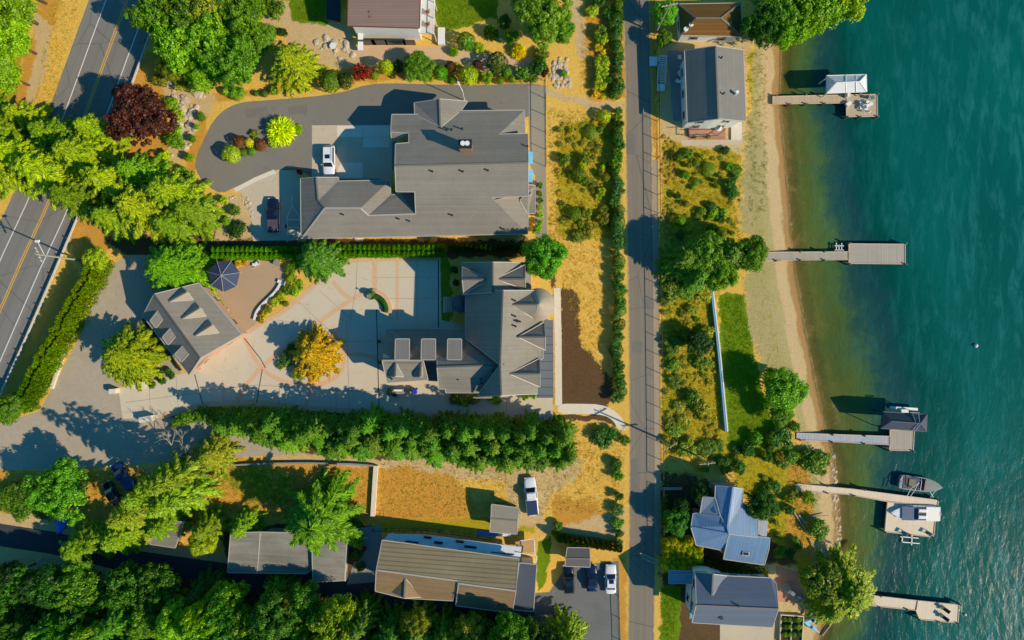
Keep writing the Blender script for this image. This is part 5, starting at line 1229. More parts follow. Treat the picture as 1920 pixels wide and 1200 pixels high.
fence('low dark fence below the long tile roofed house yard', [(1157, 1075), (1163, 1240)], 1.0, 3.5)
fence('white rail fence at the end of the gravel court by the weathered house', [(656, 1000), (650, 1085)], 1.1, 1.5, WHITE)
fence('dark fence along the back of the tile roofed house canopy', [(700, 992), (800, 990), (920, 1008)], 1.4, 2.2)
# highway guard rail
GR = [(326, -80), (305, 0), (276, 78), (250, 150), (196, 292), (143, 413), (100, 515), (50, 630), (0, 742), (-60, 880)]
gr = empty('guard_rail', W(143, 413), 0, 'long galvanised guard rail along the near side of the highway', 'guard rail')
m = MB()
for a, b_ in zip(GR, GR[1:]): m.bar(W(a[0], a[1], .7), W(b_[0], b_[1], .7), .2, .32)
m.build('rail', plain('galvanised', C(196, 192, 190), .5, .1), gr); me = None
for a, b_ in zip(GR, GR[1:]):
    A, B = W(*a), W(*b_); n = int((B-A).length/2.6)
    for i in range(n):
        if me is None: o = MB().box(0, 0, .4, .18, .2, .8).build('post', BARK, gr, world=False); me = o.data
        else: o = bpy.data.objects.new('post', me); COL.objects.link(o); o.parent = gr
        o.location = A+(B-A)*i/n-gr.location
# utility poles
def pole(label, base, h, r=.17, arm=None, name='utility_pole', lamp=None):
    b_ = W(*base); rt = empty(name, b_, 0, label, 'utility pole'); MB().tube((0, 0, 0), (0, 0, h), r, r*.6, 10).build('pole', PALEBARK, rt, world=False)
    m = MB(); an = arm or 0; d = Vector((math.cos(an), math.sin(an), 0))
    c = MB().bar(Vector((0, 0, h-.7))-d*1.3, Vector((0, 0, h-.7))+d*1.3, .14, .14).build('crossarm', PALEBARK, rt, world=False)
    for s in (-1.1, -.5, .5, 1.1): q_ = Vector((0, 0, h-.6))+d*s; MB().lathe(q_.x, q_.y, [(.05, h-.63), (.08, h-.5), (.04, h-.38)], 8).build('insulator', WHITE, c, world=False)
    if lamp:
        e = Vector((lamp[0], lamp[1], h-1.6)); MB().tube((0, 0, h-2), e, .05).build('lamp_arm', WHITE, rt, world=False); MB().box(e.x, e.y, e.z, .8, .4, .2, 0, .08).build('lamp_head', WHITE, rt, world=False)
    return rt
pole('tall timber utility pole with a crossarm and lamp between highway and hedge', (150, 488), 10.8, arm=2.0, lamp=(-.9, 2.2))
pole('weathered utility pole with a crossarm above the blue roofed house', (1300, 850), 9, arm=.1)
pole('utility pole on the grass verge at the top right of the lane', (1229, 62), 11, arm=.2)
pole('utility pole by the lane below the curved footpath', (1236, 822), 8.5, arm=.5)
# walls
def wall(name, label, pts, w_, h, mat, z0=0):
    a, b_ = ribbon_pts(pts, w_, -w_); rt = MB().prism([(W(*q_).x, W(*q_).y) for q_ in a+b_[::-1]], z0, h).build(name, mat, None)
    return tag(rt, label, 'wall')
wall('garden_wall', 'low pale kerb wall along the slanted hedge by the old drive', [(201, 503), (178, 548), (148, 607), (120, 665), (98, 728)], 3.2, .35, CONCB)
wall('retaining_wall', 'pale L shaped retaining wall in the dry yard, short leg', [(706, 872), (704, 900), (700, 966)], 4, .7, CONCB)
wall('retaining_wall', 'long low grey retaining wall below the tall conifer hedge', [(420, 872), (500, 868), (580, 867), (660, 869), (702, 872)], 1.6, .6, CONCG)
wall('gate_pier', 'pale stone gate pier nearest the round yellow green tree', [(212, 733), (224, 732)], 4.5, 1.3, CONCB); wall('gate_pier', 'pale stone gate pier below the yellow green tree', [(254, 722), (280, 719)], 5, 1.3, CONCB); wall('gate_pier', 'pale stone gate pier on the lower side of the drive', [(268, 786), (292, 782)], 5, 1.3, CONCB)
wall('patio_wall', 'curved white low wall along the right side of the patio', smooth_pts([(529, 528), (520, 545), (505, 560), (492, 572), (482, 585), (478, 600)], 1, False), 2, .5, W_WHITE)
wall('garden_wall', 'dark low wall in front of the carriage house planting', [(272, 598), (300, 640), (340, 694)], 1.6, .7, DARKM)
lw = empty('lakeside_wall', W(1345, 660), 0, 'long thin wall with a white cap and a side coloured as blue shade between scrub and lawn', 'wall')
LWP = [(1331, 528), (1337, 580), (1345, 650), (1352, 720), (1360, 808)]
a, b_ = ribbon_pts(LWP, 2.6, -.3); MB().prism([(W(*q_).x, W(*q_).y) for q_ in a+b_[::-1]], 0, .75).build('shade_face', plain('wall_blue', C(60, 130, 170), .7), lw)  # the side's blue shading is put into its colour
a, b_ = ribbon_pts(LWP, -.6, -3.0); MB().prism([(W(*q_).x, W(*q_).y) for q_ in a+b_[::-1]], 0, .8).build('cap', W_WHITE, lw)
# steps down from the lane
st = empty('gangway_steps', W(1241, 130), 0, 'white landing and steps leading down from the lane to the lake cottage', 'steps')
deckpart(st, 'landing', WHITE, [(1218, 106), (1233, 106), (1233, 123), (1218, 123)], .5, .3); deckpart(st, 'landing', WHITE, [(1233, 156), (1247, 158), (1246, 170), (1232, 170)], .5, .3)
for i in range(14): boxpart(st, 'tread', CONCB, 1243-i*.25, 106+i*3.6, 0.3, .9-.02*i, 1.35, .2)
m = MB(); m.bar(W(1236, 104, 1.5), W(1232, 158, 1.5), .08, .08); m.bar(W(1250, 104, 1.5), W(1248, 158, 1.5), .08, .08); m.bar(W(1236, 104, 1.5), W(1250, 104, 1.5), .08, .08); m.build('handrail', WHITE, st)
gt = empty('timber_gate', W(1217, 1046), 0, 'open timber slatted gate lying across the lane near the bottom', 'gate')
m = MB()
for a, b_ in (((1200, 1037), (1236, 1052)), ((1204, 1046), (1238, 1062))): m.bar(W(a[0], a[1], 1.1), W(b_[0], b_[1], 1.1), .14, .14)
m.build('rail', PALEBARK, gt); m = MB()
for i in range(8): a = (1202+i*4.4, 1038+i*1.9); m.bar(W(a[0], a[1], 1.0), W(a[0]+2, a[1]+9, 1.0), .1, .08)
m.build('slats', PALEBARK, gt)
bn = empty('timber_bench', W(1258, 915), 0, 'long timber bench or trough at the lane edge above the lower plots', 'bench')
MB().box(0, 0, .45, 3.6, .45, .1).build('seat', WOODG, bn, world=False)
for s in (-1, 1): MB().box(s*1.5, 0, .2, .12, .4, .4).build('leg', WOODG, bn, world=False)
kb = empty('raised_garden_bed', W(1484, 1172), 0, 'square raised vegetable bed with a pale timber frame by the beach', 'planter')
m = MB()
for a, b_ in (((1464, 1152), (1506, 1155)), ((1506, 1155), (1503, 1205)), ((1503, 1205), (1462, 1203)), ((1462, 1203), (1464, 1152)), ((1484, 1165), (1482, 1200))): m.bar(W(a[0], a[1], .3), W(b_[0], b_[1], .3), .16, .5)
m.build('frame', WOODP, kb); sh_ = MB().prism([(W(*q_).x, W(*q_).y) for q_ in [(1464, 1152), (1506, 1155), (1503, 1205), (1462, 1203)]], 0, .3).build('soil', stain('dark_soil', C(60, 50, 30), .6, 1.2, .9, 1, 4), kb)
# rocks
RK = random.Random(3); ROCK = stain('rock', C(196, 180, 156), .7, 1.15, .9, .8, 4); RMES = []
for i in range(4):
    n1 = np.random.RandomState(i); m = MB(); prof = [(.5, -.1), (1, .2), (.85, .55), (.4, .75), (.02, .8)]; m.lathe(0, 0, prof, 9); m.v = [(x*(1+.25*n1.randn()*.6), y*(1+.25*n1.randn()*.6), z*(1+.1*n1.randn())) for x, y, z in m.v]
    me = bpy.data.meshes.new('boulder'); me.from_pydata(m.v, [], m.f); me.materials.append(ROCK); RMES.append(me)
def rocks(n, poly, r0, r1, label, group, flat=.7):
    xs = [p[0] for p in poly]; ys = [p[1] for p in poly]; k = 0
    while k < n:
        x, y = RK.uniform(min(xs), max(xs)), RK.uniform(min(ys), max(ys))
        if not inside(x, y, poly): continue
        o = bpy.data.objects.new('boulder', RK.choice(RMES)); COL.objects.link(o); p = W(x, y); z = 0
        if shore_d(p.x, p.y) > -6: z = float(np.interp(shore_d(p.x, p.y), [-9, -5, -1.2, 0, 3], [0, -.12, -.55, -1.0, -1.7]))
        o.location = (p.x, p.y, z); s = RK.uniform(r0, r1); o.scale = (s*RK.uniform(.7, 1.4), s, s*flat); o.rotation_euler = (0, 0, RK.uniform(0, 6)); tag(o, label, 'rock', group); k += 1
rocks(46, [(318, 150), (350, 165), (398, 185), (372, 225), (352, 300), (318, 305), (322, 230)], .2, .75, 'pale boulder in the rockery between the purple tree and the loop drive', 'boulders in the rockery')
rocks(60, [(1045, 105), (1065, 110), (1068, 130), (1070, 165), (1040, 165), (1030, 140)], .2, .42, 'grey stone in the rock pile at the head of the walkway', 'stones in the rock pile')
rocks(30, [(590, 70), (650, 72), (665, 105), (620, 115), (595, 95)], .15, .6, 'pale stone in the garden left of the brown roofed house', 'stones by the brown roofed house')
rocks(26, [(420, 372), (460, 364), (474, 385), (478, 430), (473, 448), (470, 400), (455, 376)], .12, .3, 'white edging stone along the yard of the dark car', 'edging stones')
rocks(40, [(75, 1048), (150, 1068), (150, 1085), (75, 1075)], .15, .5, 'grey stone in the rubble heap below the lower road', 'stones in the rubble heap')
rocks(60, [(1560, 850), (1572, 850), (1584, 1040), (1572, 1040)], .1, .3, 'small stone at the water edge in the lower part of the beach', 'stones at the water edge')
# driftwood
for i, (a, b_) in enumerate((((1497, 965), (1512, 985)), ((1517, 1010), (1528, 1030)), ((1545, 1008), (1566, 1024)), ((1520, 968), (1552, 966)), ((1545, 1196), (1582, 1150)), ((1488, 960), (1514, 1000)))):
    A, B = W(*a), W(*b_); A.z = .15 if i != 4 else -.8; B.z = .25 if i != 4 else -.9; o = MB().tube(A, B, .16, .07, 8).build('driftwood', PALEBARK)
    tag(o, 'bleached driftwood log '+('left of the beach bushes', 'pointing down the beach', 'at the lower beach edge', 'lying level across the beach bushes', 'curving along the water at the bottom', 'crossing the sandy slope')[i], 'log')
# ------------------------------------------------------------------ planting
def G(r, g, b): return C(r, g, b)
GR1 = C(120, 162, 22); GR2 = C(90, 132, 24); GR3 = C(52, 102, 26); YG = C(158, 182, 30); LIME = C(176, 200, 40); DKG = C(38, 78, 22); OL = C(122, 130, 36); BLU = C(80, 126, 84); YEL = C(200, 186, 30); ORN = C(204, 160, 24); MAR = C(92, 42, 40); RED = C(160, 44, 24); SAGE = C(140, 148, 66)
def T(kind, px, py, r, h, c, label, name='tree', group=None, **k): return plant(kind, px, py, r, h, c, name, label, 'tree', group, **k)
def B(kind, px, py, r, h, c, label, name='bush', group=None, cat='bush', **k): return plant(kind, px, py, r, h, c, name, label, cat, group, **k)
# upper left
gl = 'bright green trees along the far side of the highway'
for x, y, r in ((-20, 20, 60), (30, 20, 52), (28, 78, 42), (-10, 110, 50), (14, 140, 38), (-20, 180, 40), (48, -20, 40)): T('broad', x, y, r, 10, GR1, 'bright green leafy tree across the highway at the left edge', 'leafy_tree', gl)
g1 = 'leafy trees between highway and brown roofed house'
for x, y, r, c, l in ((300, 35, 42, GR2, 'leafy tree overhanging the highway at the top'), (352, 25, 52, GR2, 'large leafy tree second from the highway at the top'), (405, 20, 46, SAGE, 'sage green tree at the top edge above the loop drive'), (460, 30, 46, GR2, 'dark leafy tree at the top edge left of the lawn'),
     (340, 92, 46, GR1, 'bright leafy tree near the purple tree'), (395, 85, 55, GR1, 'large bright tree in the middle of the upper left clump'), (440, 125, 52, GR2, 'mid green tree just above the loop drive bend'), (385, 140, 36, GR1, 'smaller bright tree above the rockery'), (490, 75, 34, GR2, 'small dark tree left of the lime green tree'), (330, 130, 26, OL, 'olive shrub-like tree above the rockery')):
    T('wide' if r > 40 else 'broad', x, y, r, 9 if r > 40 else 6, c, l, 'leafy_tree', g1)
T('cedar', 552, 125, 52, 8, C(150, 180, 34), 'lime green feathery tree above the loop drive', 'feathery_tree')
T('wide', 270, 222, 58, 9, MAR, 'dark purple leaved tree beside the highway guard rail', 'purple_tree')
# the fir belt crossing the highway verge
gf = 'large firs between the highway and the grey house'
FIR = C(146, 168, 24)
for i, (x, y, r, h) in enumerate(((20, 250, 46, 15), (8, 320, 52, 17), (62, 300, 52, 17), (120, 262, 48, 15), (110, 330, 56, 18), (175, 300, 55, 18), (160, 375, 45, 16), (222, 345, 52, 17), (225, 412, 40, 14), (275, 330, 46, 15), (283, 395, 55, 17), (340, 370, 58, 17), (372, 400, 42, 14), (60, 225, 34, 12), (190, 250, 40, 13), (330, 425, 38, 12))):
    T('fir' if i % 3 != 1 else 'spiky', x, y, r*1.08, h*.74, FIR if i % 3 else C(112, 152, 22), ('tall yellow green fir in the belt crossing the highway verge'), 'fir_tree', gf)
# slanted hedge
gh = 'clipped upright evergreens of the slanted hedge'
n = 34
for i in range(n):
    t = i/(n-1); x = 190-t*148+RT.uniform(-4, 4); y = 492+t*268
    for k in (-1, 1): B('column', x+k*6.5, y+k*3, 11, 4.0, C(120, 150, 26) if t < .8 else GR2, 'upright evergreen in the slanted hedge beside the highway', 'hedge_evergreen', gh, 'hedge plant')
T('broad', 186, 486, 24, 4.5, YG, 'small yellow green tree at the upper end of the slanted hedge'); T('broad', 22, 765, 30, 6, GR2, 'dark green tree at the lower end of the slanted hedge')
# guest drive trees
T('fir', 330, 505, 68, 10, C(110, 158, 26), 'broad bright green conifer over the carriage house corner', 'conifer')
T('cedar', 600, 488, 46, 10, C(86, 140, 40), 'feathery green conifer between patio and court', 'conifer')
T('cedar', 250, 665, 66, 9, C(140, 170, 26), 'round yellow green feathery tree on the old concrete drive', 'feathery_tree')
T('cedar', 592, 662, 56, 6.5, C(176, 160, 18), 'golden yellow feathery tree on the court island', 'golden_tree')
B('ball', 540, 672, 17, 1.4, C(70, 110, 70), 'round blue green shrub beside the golden tree'); B('bush', 560, 700, 16, 1.3, OL, 'olive shrub below the golden tree'); B('bush', 527, 684, 10, 1, GR2, 'small green shrub at the tip of the court island'); B('bush', 548, 655, 14, 1.4, GR3, 'dark shrub above the round blue green shrub')
T('broad', 1020, 482, 42, 9, C(80, 150, 26), 'bright green tree at the corner of the court house', 'leafy_tree')
# court hedge
gh = 'small clipped evergreens along the top of the court'
for i in range(48):
    x = 404+i*9.1
    if 565 < x < 640: continue
    for yy in (465, 476): B('column', x+RT.uniform(-1, 1), yy+(4 if x < 560 else 0), 7.2, 2.6, C(110, 170, 22), 'small clipped evergreen in the hedge along the top of the court', 'hedge_evergreen', gh, 'hedge plant')
gh = 'dark evergreens behind the court house'
for i in range(17): B('column', 848+i*9, 466+RT.uniform(-2, 2), 6.5, 3, GR3, 'dark evergreen in the shaded row behind the court house', 'hedge_evergreen', gh, 'hedge plant')
# tall conifer hedge
gh = 'tall conifers of the long hedge below the court'; cg = C(96, 142, 22)
rh = random.Random(21)
for i in range(24):
    x = 440+i*26.6+rh.uniform(-7, 7); t = i/23
    T('fir', x, 790+t*18+rh.uniform(-7, 7), rh.uniform(24, 34), rh.uniform(7.5, 11)+2*t, cg, 'tall green conifer in the long hedge below the court', 'hedge_conifer', gh, jit=.16)
    if i > 1: T(rh.choice(['fir', 'spiky', 'spiky']), x+rh.uniform(6, 20), 812+t*26+rh.uniform(-9, 9), rh.uniform(27, 38), rh.uniform(7, 11), cg, 'tall green conifer in the long hedge below the court', 'hedge_conifer', gh, jit=.16)
    if i > 5: T(rh.choice(['fir', 'spiky']), x+rh.uniform(-6, 12), 826+t*34+rh.uniform(-9, 9), rh.uniform(26, 36), rh.uniform(5, 9), cg, 'tall green conifer in the long hedge below the court', 'hedge_conifer', gh, jit=.16)
for x, y, r in ((350, 785, 18), (380, 778, 20), (410, 790, 22), (430, 775, 14), (330, 795, 12)): B('bush', x, y, r, 1.8, GR2, 'green shrub at the left end of the long conifer hedge', group='shrubs at the end of the conifer hedge')
# lower left
T('wide', 122, 915, 58, 8, C(92, 140, 28), 'broad green tree left of the dark blue pickup', 'leafy_tree')
gl = 'yellow green trees around the blue pickup'
for x, y, r, h, k in ((318, 905, 50, 19, 'fir'), (352, 925, 48, 17, 'fir'), (268, 950, 46, 14, 'fir'), (235, 1000, 44, 9, 'fir'), (395, 985, 36, 8, 'fir'), (315, 980, 40, 8, 'fir'), (165, 1015, 46, 9, 'spiky'), (385, 1010, 28, 6, 'broad'), (460, 985, 36, 6, 'fir'), (350, 885, 40, 18, 'spiky')):
    T(k, x, y, r, h, C(132, 160, 36) if k != 'broad' else YG, 'yellow green conifer among the trees below the shared drive', 'conifer', gl)
for x, y, r in ((30, 925, 26), (62, 940, 26), (85, 955, 24), (40, 955, 24), (10, 940, 24), (100, 905, 18)): B('bush', x, y, r, 2, C(88, 124, 34), 'green bush along the bank above the lower road', group='bushes above the lower road')
T('spiky', 606, 968, 86, 12, C(112, 152, 26), 'large spiky fir standing over the weathered grey roof', 'fir_tree')
for x, y, r in ((672, 1010, 12), (668, 1040, 14), (676, 1062, 12), (664, 980, 12)): B('bush', x, y, r, 1.2, GR3, 'dark bush beside the gravel court of the weathered house', group='bushes by the gravel court')
B('ball', 680, 1028, 7, 1, RED, 'small red shrub on the gravel court')
# forest
gw = 'trees of the dark wood along the bottom edge'; rf = random.Random(5)
for j, (yy, n) in enumerate(((1105, 17), (1150, 22), (1200, 22), (1250, 20))):
    for i in range(n):
        x = -30+i*(1080/(n-1))+rf.uniform(-16, 16); y = yy+rf.uniform(-12, 12)+(x-300)*.028
        if j == 0 and x > 640: continue
        if j == 1 and x > 700: y += 12
        if y < 1075+x*.055: continue
        c = rf.choice([C(64, 118, 26), C(52, 104, 26), C(84, 130, 28), C(124, 160, 32), C(58, 108, 32), C(108, 150, 28)])
        T(rf.choice(['broad', 'wide', 'fir', 'broad']), x, y, rf.uniform(34, 50), rf.uniform(9, 14) if j > 0 else 9, c, 'green tree in the dark wood along the bottom edge', 'woodland_tree', gw, jit=.2)
for x, y, r, c in ((15, 1120, 26, YG), (420, 1150, 30, SAGE), (880, 1180, 36, SAGE), (550, 1130, 28, OL), (780, 1165, 30, OL), (975, 1180, 32, GR1), (30, 1075, 30, DKG), (70, 1095, 32, DKG)): T('broad', x, y, r, 9, c, 'pale crowned tree standing out of the dark wood at the bottom', 'woodland_tree', 'pale trees in the wood')
# right side trees
gd = 'dark trees beside the lane above the lakeside lawn'
for i, (x, y, r) in enumerate(((1275, 488, 44), (1318, 485, 46), (1358, 482, 44), (1398, 478, 36), (1300, 520, 34), (1345, 515, 34))): T('broad' if i % 2 else 'cedar', x, y, r, 8.5, C(98, 142, 26), 'green tree in the spreading clump between lane and long grey dock', 'leafy_tree', gd)
T('broad', 1466, 730, 42, 6.5, C(110, 165, 26), 'bright green rounded tree on the beach', 'leafy_tree'); T('broad', 1462, 775, 24, 4, C(90, 130, 30), 'small tree just below the bright rounded beach tree', 'leafy_tree')
gt_ = 'trees reaching over the lake at the top'
for x, y, r, c in ((1425, 55, 38, GR3), (1465, 25, 52, GR2), (1470, 62, 36, GR1), (1535, 18, 52, GR1), (1580, 8, 38, YG), (1500, 52, 34, GR1)): T('wide', x, y, r, 8, c, 'leafy tree overhanging the lake shore at the top edge', 'leafy_tree', gt_)
T('cedar', 1584, 1100, 68, 8, C(138, 158, 28), 'large yellow green willow leaning over the water', 'willow_tree'); T('willow', 1535, 1085, 40, 7, C(100, 124, 30), 'darker willow on the landward side of the large one', 'willow_tree'); T('cedar', 1550, 1135, 40, 6, C(124, 146, 28), 'lower willow beside the raised bed', 'willow_tree')
T('broad', 1422, 940, 33, 7.5, C(62, 100, 22), 'dark round tree against the blue metal roof', 'leafy_tree')
T('broad', 1267, 975, 27, 5, C(70, 140, 24), 'bright small tree left of the blue roofed house', 'leafy_tree'); T('broad', 1278, 948, 18, 4, DKG, 'dark little tree above the bright small tree', 'leafy_tree'); T('broad', 1312, 920, 20, 5, DKG, 'dark tree at the top left of the blue roof', 'leafy_tree')
T('wide', 1022, 38, 50, 7, C(110, 150, 40), 'broad green tree at the top beside the gravel track', 'leafy_tree'); T('broad', 1000, 5, 44, 7, GR2, 'green tree at the top edge above the broad one', 'leafy_tree'); T('broad', 1052, 60, 26, 5, C(96, 150, 24), 'small green tree close to the gravel track', 'leafy_tree')
T('broad', 1244, 30, 24, 6, C(96, 160, 24), 'green tree hugging the lane fence at the top', 'leafy_tree'); T('broad', 1243, 75, 16, 4, GR2, 'small tree above the white steps', 'leafy_tree')
# topiary garden above the drive
for x, y, r, h, c, k, l in ((446, 176, 14, 2, GR1, 'ball', 'round clipped green shrub at the drive bend'), (424, 172, 8, 1.4, GR1, 'ball', 'small round shrub left of the drive bend shrub'), (620, 152, 22, 3, GR2, 'ball', 'large dark green clipped ball left of the red maple'), (648, 152, 15, 3, DKG, 'ball', 'dark upright clipped shrub left of the red maple'),
   (679, 137, 19, 3.2, RED, 'bush', 'red leaved maple above the drive'), (702, 142, 8, 1.6, GR1, 'ball', 'small green ball right of the red maple'), (724, 126, 14, 3.4, YG, 'ball', 'yellow green clipped egg shaped shrub'), (738, 143, 6, .8, YEL, 'bush', 'tiny yellow flower clump below the egg shaped shrub'), (748, 125, 14, 2, DKG, 'bush', 'dark shaded shrub right of the egg shaped shrub'),
   (785, 128, 30, 4, GR2, 'broad', 'loose dark green shrub in the middle of the bed'), (772, 142, 13, 2, GR1, 'bush', 'small bright shrub in front of the loose dark one'), (803, 145, 12, 2, GR1, 'bush', 'bright round shrub right of the loose dark one'), (826, 137, 14, 3, C(70, 150, 30), 'ball', 'mid green clipped shrub left of the brown one'),
   (844, 126, 11, 2.2, C(100, 66, 36), 'ball', 'brown clipped shrub behind the bed'), (848, 150, 9, 1, GR3, 'ball', 'low dark green mound near the drive edge'), (858, 121, 6, 1.5, YG, 'bush', 'small lime shrub behind the yellow green mound'), (879, 142, 19, 3, C(150, 180, 36), 'ball', 'large yellow green clipped mound above the house gable'),
   (895, 122, 10, 2, C(90, 44, 34), 'ball', 'small maroon ball behind the yellow green mound'), (913, 147, 13, 2.4, GR1, 'bush', 'bright leafy shrub right of the yellow green mound'), (938, 150, 9, 1.4, GR2, 'ball', 'small round green shrub left of the paired balls'), (950, 135, 11, 2, GR2, 'ball', 'green ball in the second row of the bed'), (962, 148, 9, 1.4, GR1, 'ball', 'small bright ball near the right end of the bed'), (980, 138, 16, 2.6, C(90, 130, 30), 'bush', 'leafy mound near the right end of the bed'),
   (932, 118, 21, 3, C(64, 88, 30), 'ball', 'large dark olive clipped mound in the second row'), (972, 95, 18, 2, C(196, 210, 36), 'spray', 'lime yellow ring shaped shrub'), (874, 78, 18, 3, C(74, 140, 26), 'ball', 'large round clipped green shrub right of the white box'), (920, 58, 17, 2.6, GR3, 'spray', 'dark spiky rosette shrub in the upper garden'), (946, 42, 16, 2.4, GR3, 'bush', 'dark bush above the spiky rosette'), (900, 90, 12, 1.6, YG, 'bush', 'yellow green bush beside the large round shrub'),
   (850, 95, 11, 1.8, GR1, 'spray', 'spiky green plant below the white box'), (1012, 125, 20, 2.6, GR3, 'bush', 'dark shrub left of the rock pile'), (1020, 135, 11, 2.2, C(84, 34, 36), 'bush', 'maroon shrub left of the rock pile'), (1000, 148, 10, 1.2, GR2, 'bush', 'low green shrub at the end of the walkway'), (1016, 102, 16, 1.6, OL, 'bush', 'olive shrub above the rock pile'), (960, 70, 15, 2.2, GR2, 'bush', 'green bush between rosette and lime ring'),
   (480, 175, 6, .8, GR3, 'ball', 'tiny dark mound at the upper drive edge, left'), (496, 175, 8, .9, GR3, 'ball', 'tiny dark mound at the upper drive edge, right'), (515, 172, 11, 1.4, GR1, 'bush', 'low bright bush below the lime green feathery tree'), (515, 15, 22, 3, GR2, 'bush', 'green bush at the top edge left of the lawn'), (490, 5, 20, 3, GR2, 'bush', 'green bush at the top edge beside the path'), (530, 60, 10, 2, DKG, 'bush', 'dark bush below the lawn'), (1058, 138, 8, 1, GR1, 'bush', 'small green bush right of the rock pile')):
    B(k, x, y, r, h, c, l)
# island in the loop drive
B('spray', 524, 243, 34, 2.6, C(188, 205, 30), 'large lime yellow spiky shrub on the drive island'); B('ball', 434, 289, 18, 2.6, C(160, 185, 50), 'large pale green clipped egg at the tip of the island', jit=.03); B('ball', 449, 266, 12, 2.0, C(130, 76, 34), 'rust brown clipped ball left on the island', jit=.03); B('ball', 468, 268, 9.5, 1.8, C(190, 190, 34), 'yellow clipped upright shrub between the brown balls', jit=.03); B('ball', 489, 272, 12, 1.6, C(136, 78, 34), 'rust brown clipped ball right on the island', jit=.03)
B('ball', 472, 284, 9, .8, GR2, 'low green mound on the island'); B('ball', 457, 286, 8, .9, GR2, 'small green mound beside the pale egg'); B('bush', 512, 268, 10, 1.3, YG, 'yellow bush in front of the spiky island shrub'); B('bush', 560, 243, 12, .6, GR1, 'low green ground cover at the right end of the island'); B('bush', 476, 252, 10, .8, OL, 'olive bush behind the yellow clipped shrub')
# rockery, walls, beds
gs = 'shrubs in the rockery beside the purple tree'
for x, y, r, c in ((322, 195, 16, GR1), (335, 215, 14, YG), (330, 245, 16, GR1), (328, 262, 20, GR2), (305, 125, 18, YEL), (320, 135, 15, OL), (377, 220, 10, GR2), (370, 238, 6, GR1), (362, 260, 9, GR2), (355, 296, 10, GR1), (340, 160, 14, SAGE), (300, 150, 16, OL), (360, 160, 14, SAGE), (310, 292, 12, YG), (345, 325, 14, GR2)): B('bush', x, y, r, 1.8, c, 'leafy shrub in the rockery beside the purple tree', group=gs)
for x, y, r, c, l in ((440, 395, 13, GR2, 'green shrub in the bed left of the dark car'), (442, 430, 20, DKG, 'large dark shrub in the bed left of the dark car'), (420, 378, 10, YG, 'yellow green shrub at the drive edge of the bed'), (425, 415, 10, GR1, 'small green shrub above the large dark one'), (562, 322, 7, RED, 'tiny red shrub at the corner of the garage')): B('bush', x, y, r, 1.6, c, l)
gs = 'plants in the bed along the carriage house'
for i in range(9): B('bush', 400+i*5.6, 550+i*8.2, 6.5, .9, (YG, YEL, ORN, GR1, YEL, YG, GR2, YG, ORN)[i], 'small bright plant in the bed along the carriage house', name='garden_plant', group=gs)
gs = 'plants in the curved bed between patio and court'
for x, y, r, c in ((545, 505, 13, GR2), (548, 525, 14, YG), (560, 535, 12, GR1), (540, 545, 12, GR2), (528, 556, 11, YG), (515, 567, 11, YG), (502, 580, 10, OL), (494, 592, 9, YEL), (555, 550, 10, YG), (535, 570, 8, OL), (490, 602, 6, ORN), (448, 494, 9, YEL), (460, 492, 8, ORN), (380, 485, 16, GR1), (560, 490, 18, GR2)): B('bush', x, y, r, 1.2, c, 'bright plant in the curved bed between patio and court', name='garden_plant', group=gs)
gs = 'shrubs against the court house'
for x, y, r, c in ((853, 745, 15, C(84, 100, 30)), (872, 750, 18, C(110, 124, 40)), (890, 748, 12, OL), (930, 748, 12, GR2), (733, 733, 9, DKG), (740, 738, 7, DKG), (985, 744, 8, GR1), (1000, 742, 7, GR1), (852, 505, 9, DKG), (855, 530, 8, DKG), (712, 680, 4, GR2), (711, 640, 4, OL)): B('bush', x, y, r, 1.2, c, 'shrub planted against the wall of the court house', group=gs)
gs = 'box plants in the fountain bed'
for i in range(9): a = math.radians(78-i*9.5); B('ball', 696+27.5*math.cos(a), 582-27.5*math.sin(a), 5.6, .8, C(50, 110, 40), 'clipped box plant in the curved fountain bed', group=gs)
B('ball', 697, 551, 6, 1.2, C(90, 130, 60), 'leafy crown growing in the fountain basin', zb=.3)
gs = 'bushes in the bed around the carriage house tree'
for x, y, r in ((300, 700, 9), (315, 695, 8), (322, 705, 8), (305, 715, 9), (285, 722, 8)): B('bush', x, y, r, 1, GR3, 'dark low bush in the triangular bed by the carriage house', group=gs)
# lane hedge
gs = 'rounded bushes lining the west edge of the lane'
rl = random.Random(8); y = -40
while y < 752:
    x = 1157+rl.uniform(-5, 5)+max(0, (y-400))*.008; r = rl.uniform(9, 15)
    if not (178 < y < 208): B(rl.choice(['bush', 'ball', 'bush']), x, y, r, 1.9, rl.choice([BLU, GR3, C(80, 120, 70), GR2, C(74, 116, 84)]), 'rounded green bush in the row lining the west edge of the lane', name='rounded_shrub', group=gs)
    y += rl.uniform(9, 14)
for x, y, r in ((1128, 120, 18), (1128, 140, 16), (1125, 160, 14), (1140, 150, 12), (1125, 60, 16), (1132, 75, 12), (1112, 22, 14), (1140, 25, 14), (1150, 45, 12), (1120, 5, 14)): B('bush', x, y, r, 1.6, rl.choice([GR2, GR3, YG]), 'green bush in the planted strip above the crossing path', group='bushes above the crossing path')
for x, y, r in ((1118, 178, 9), (1132, 180, 9), (1143, 175, 8), (1122, 90, 9), (1130, 98, 8)): B('bush', x, y, r, 1, YEL, 'yellow flowering bush in the planted strip above the crossing path', group='yellow bushes above the crossing path')
for x, y, r in ((1158, 955, 14), (1160, 930, 10), (1158, 980, 13), (1160, 1000, 10), (1155, 870, 14), (1158, 890, 13), (1172, 825, 12), (1130, 820, 24), (1160, 1018, 10), (1145, 812, 14)): B('bush', x, y, r, 1.6, rl.choice([GR2, GR3, BLU]), 'green bush beside the lower stretch of the lane', group='bushes beside the lower lane')
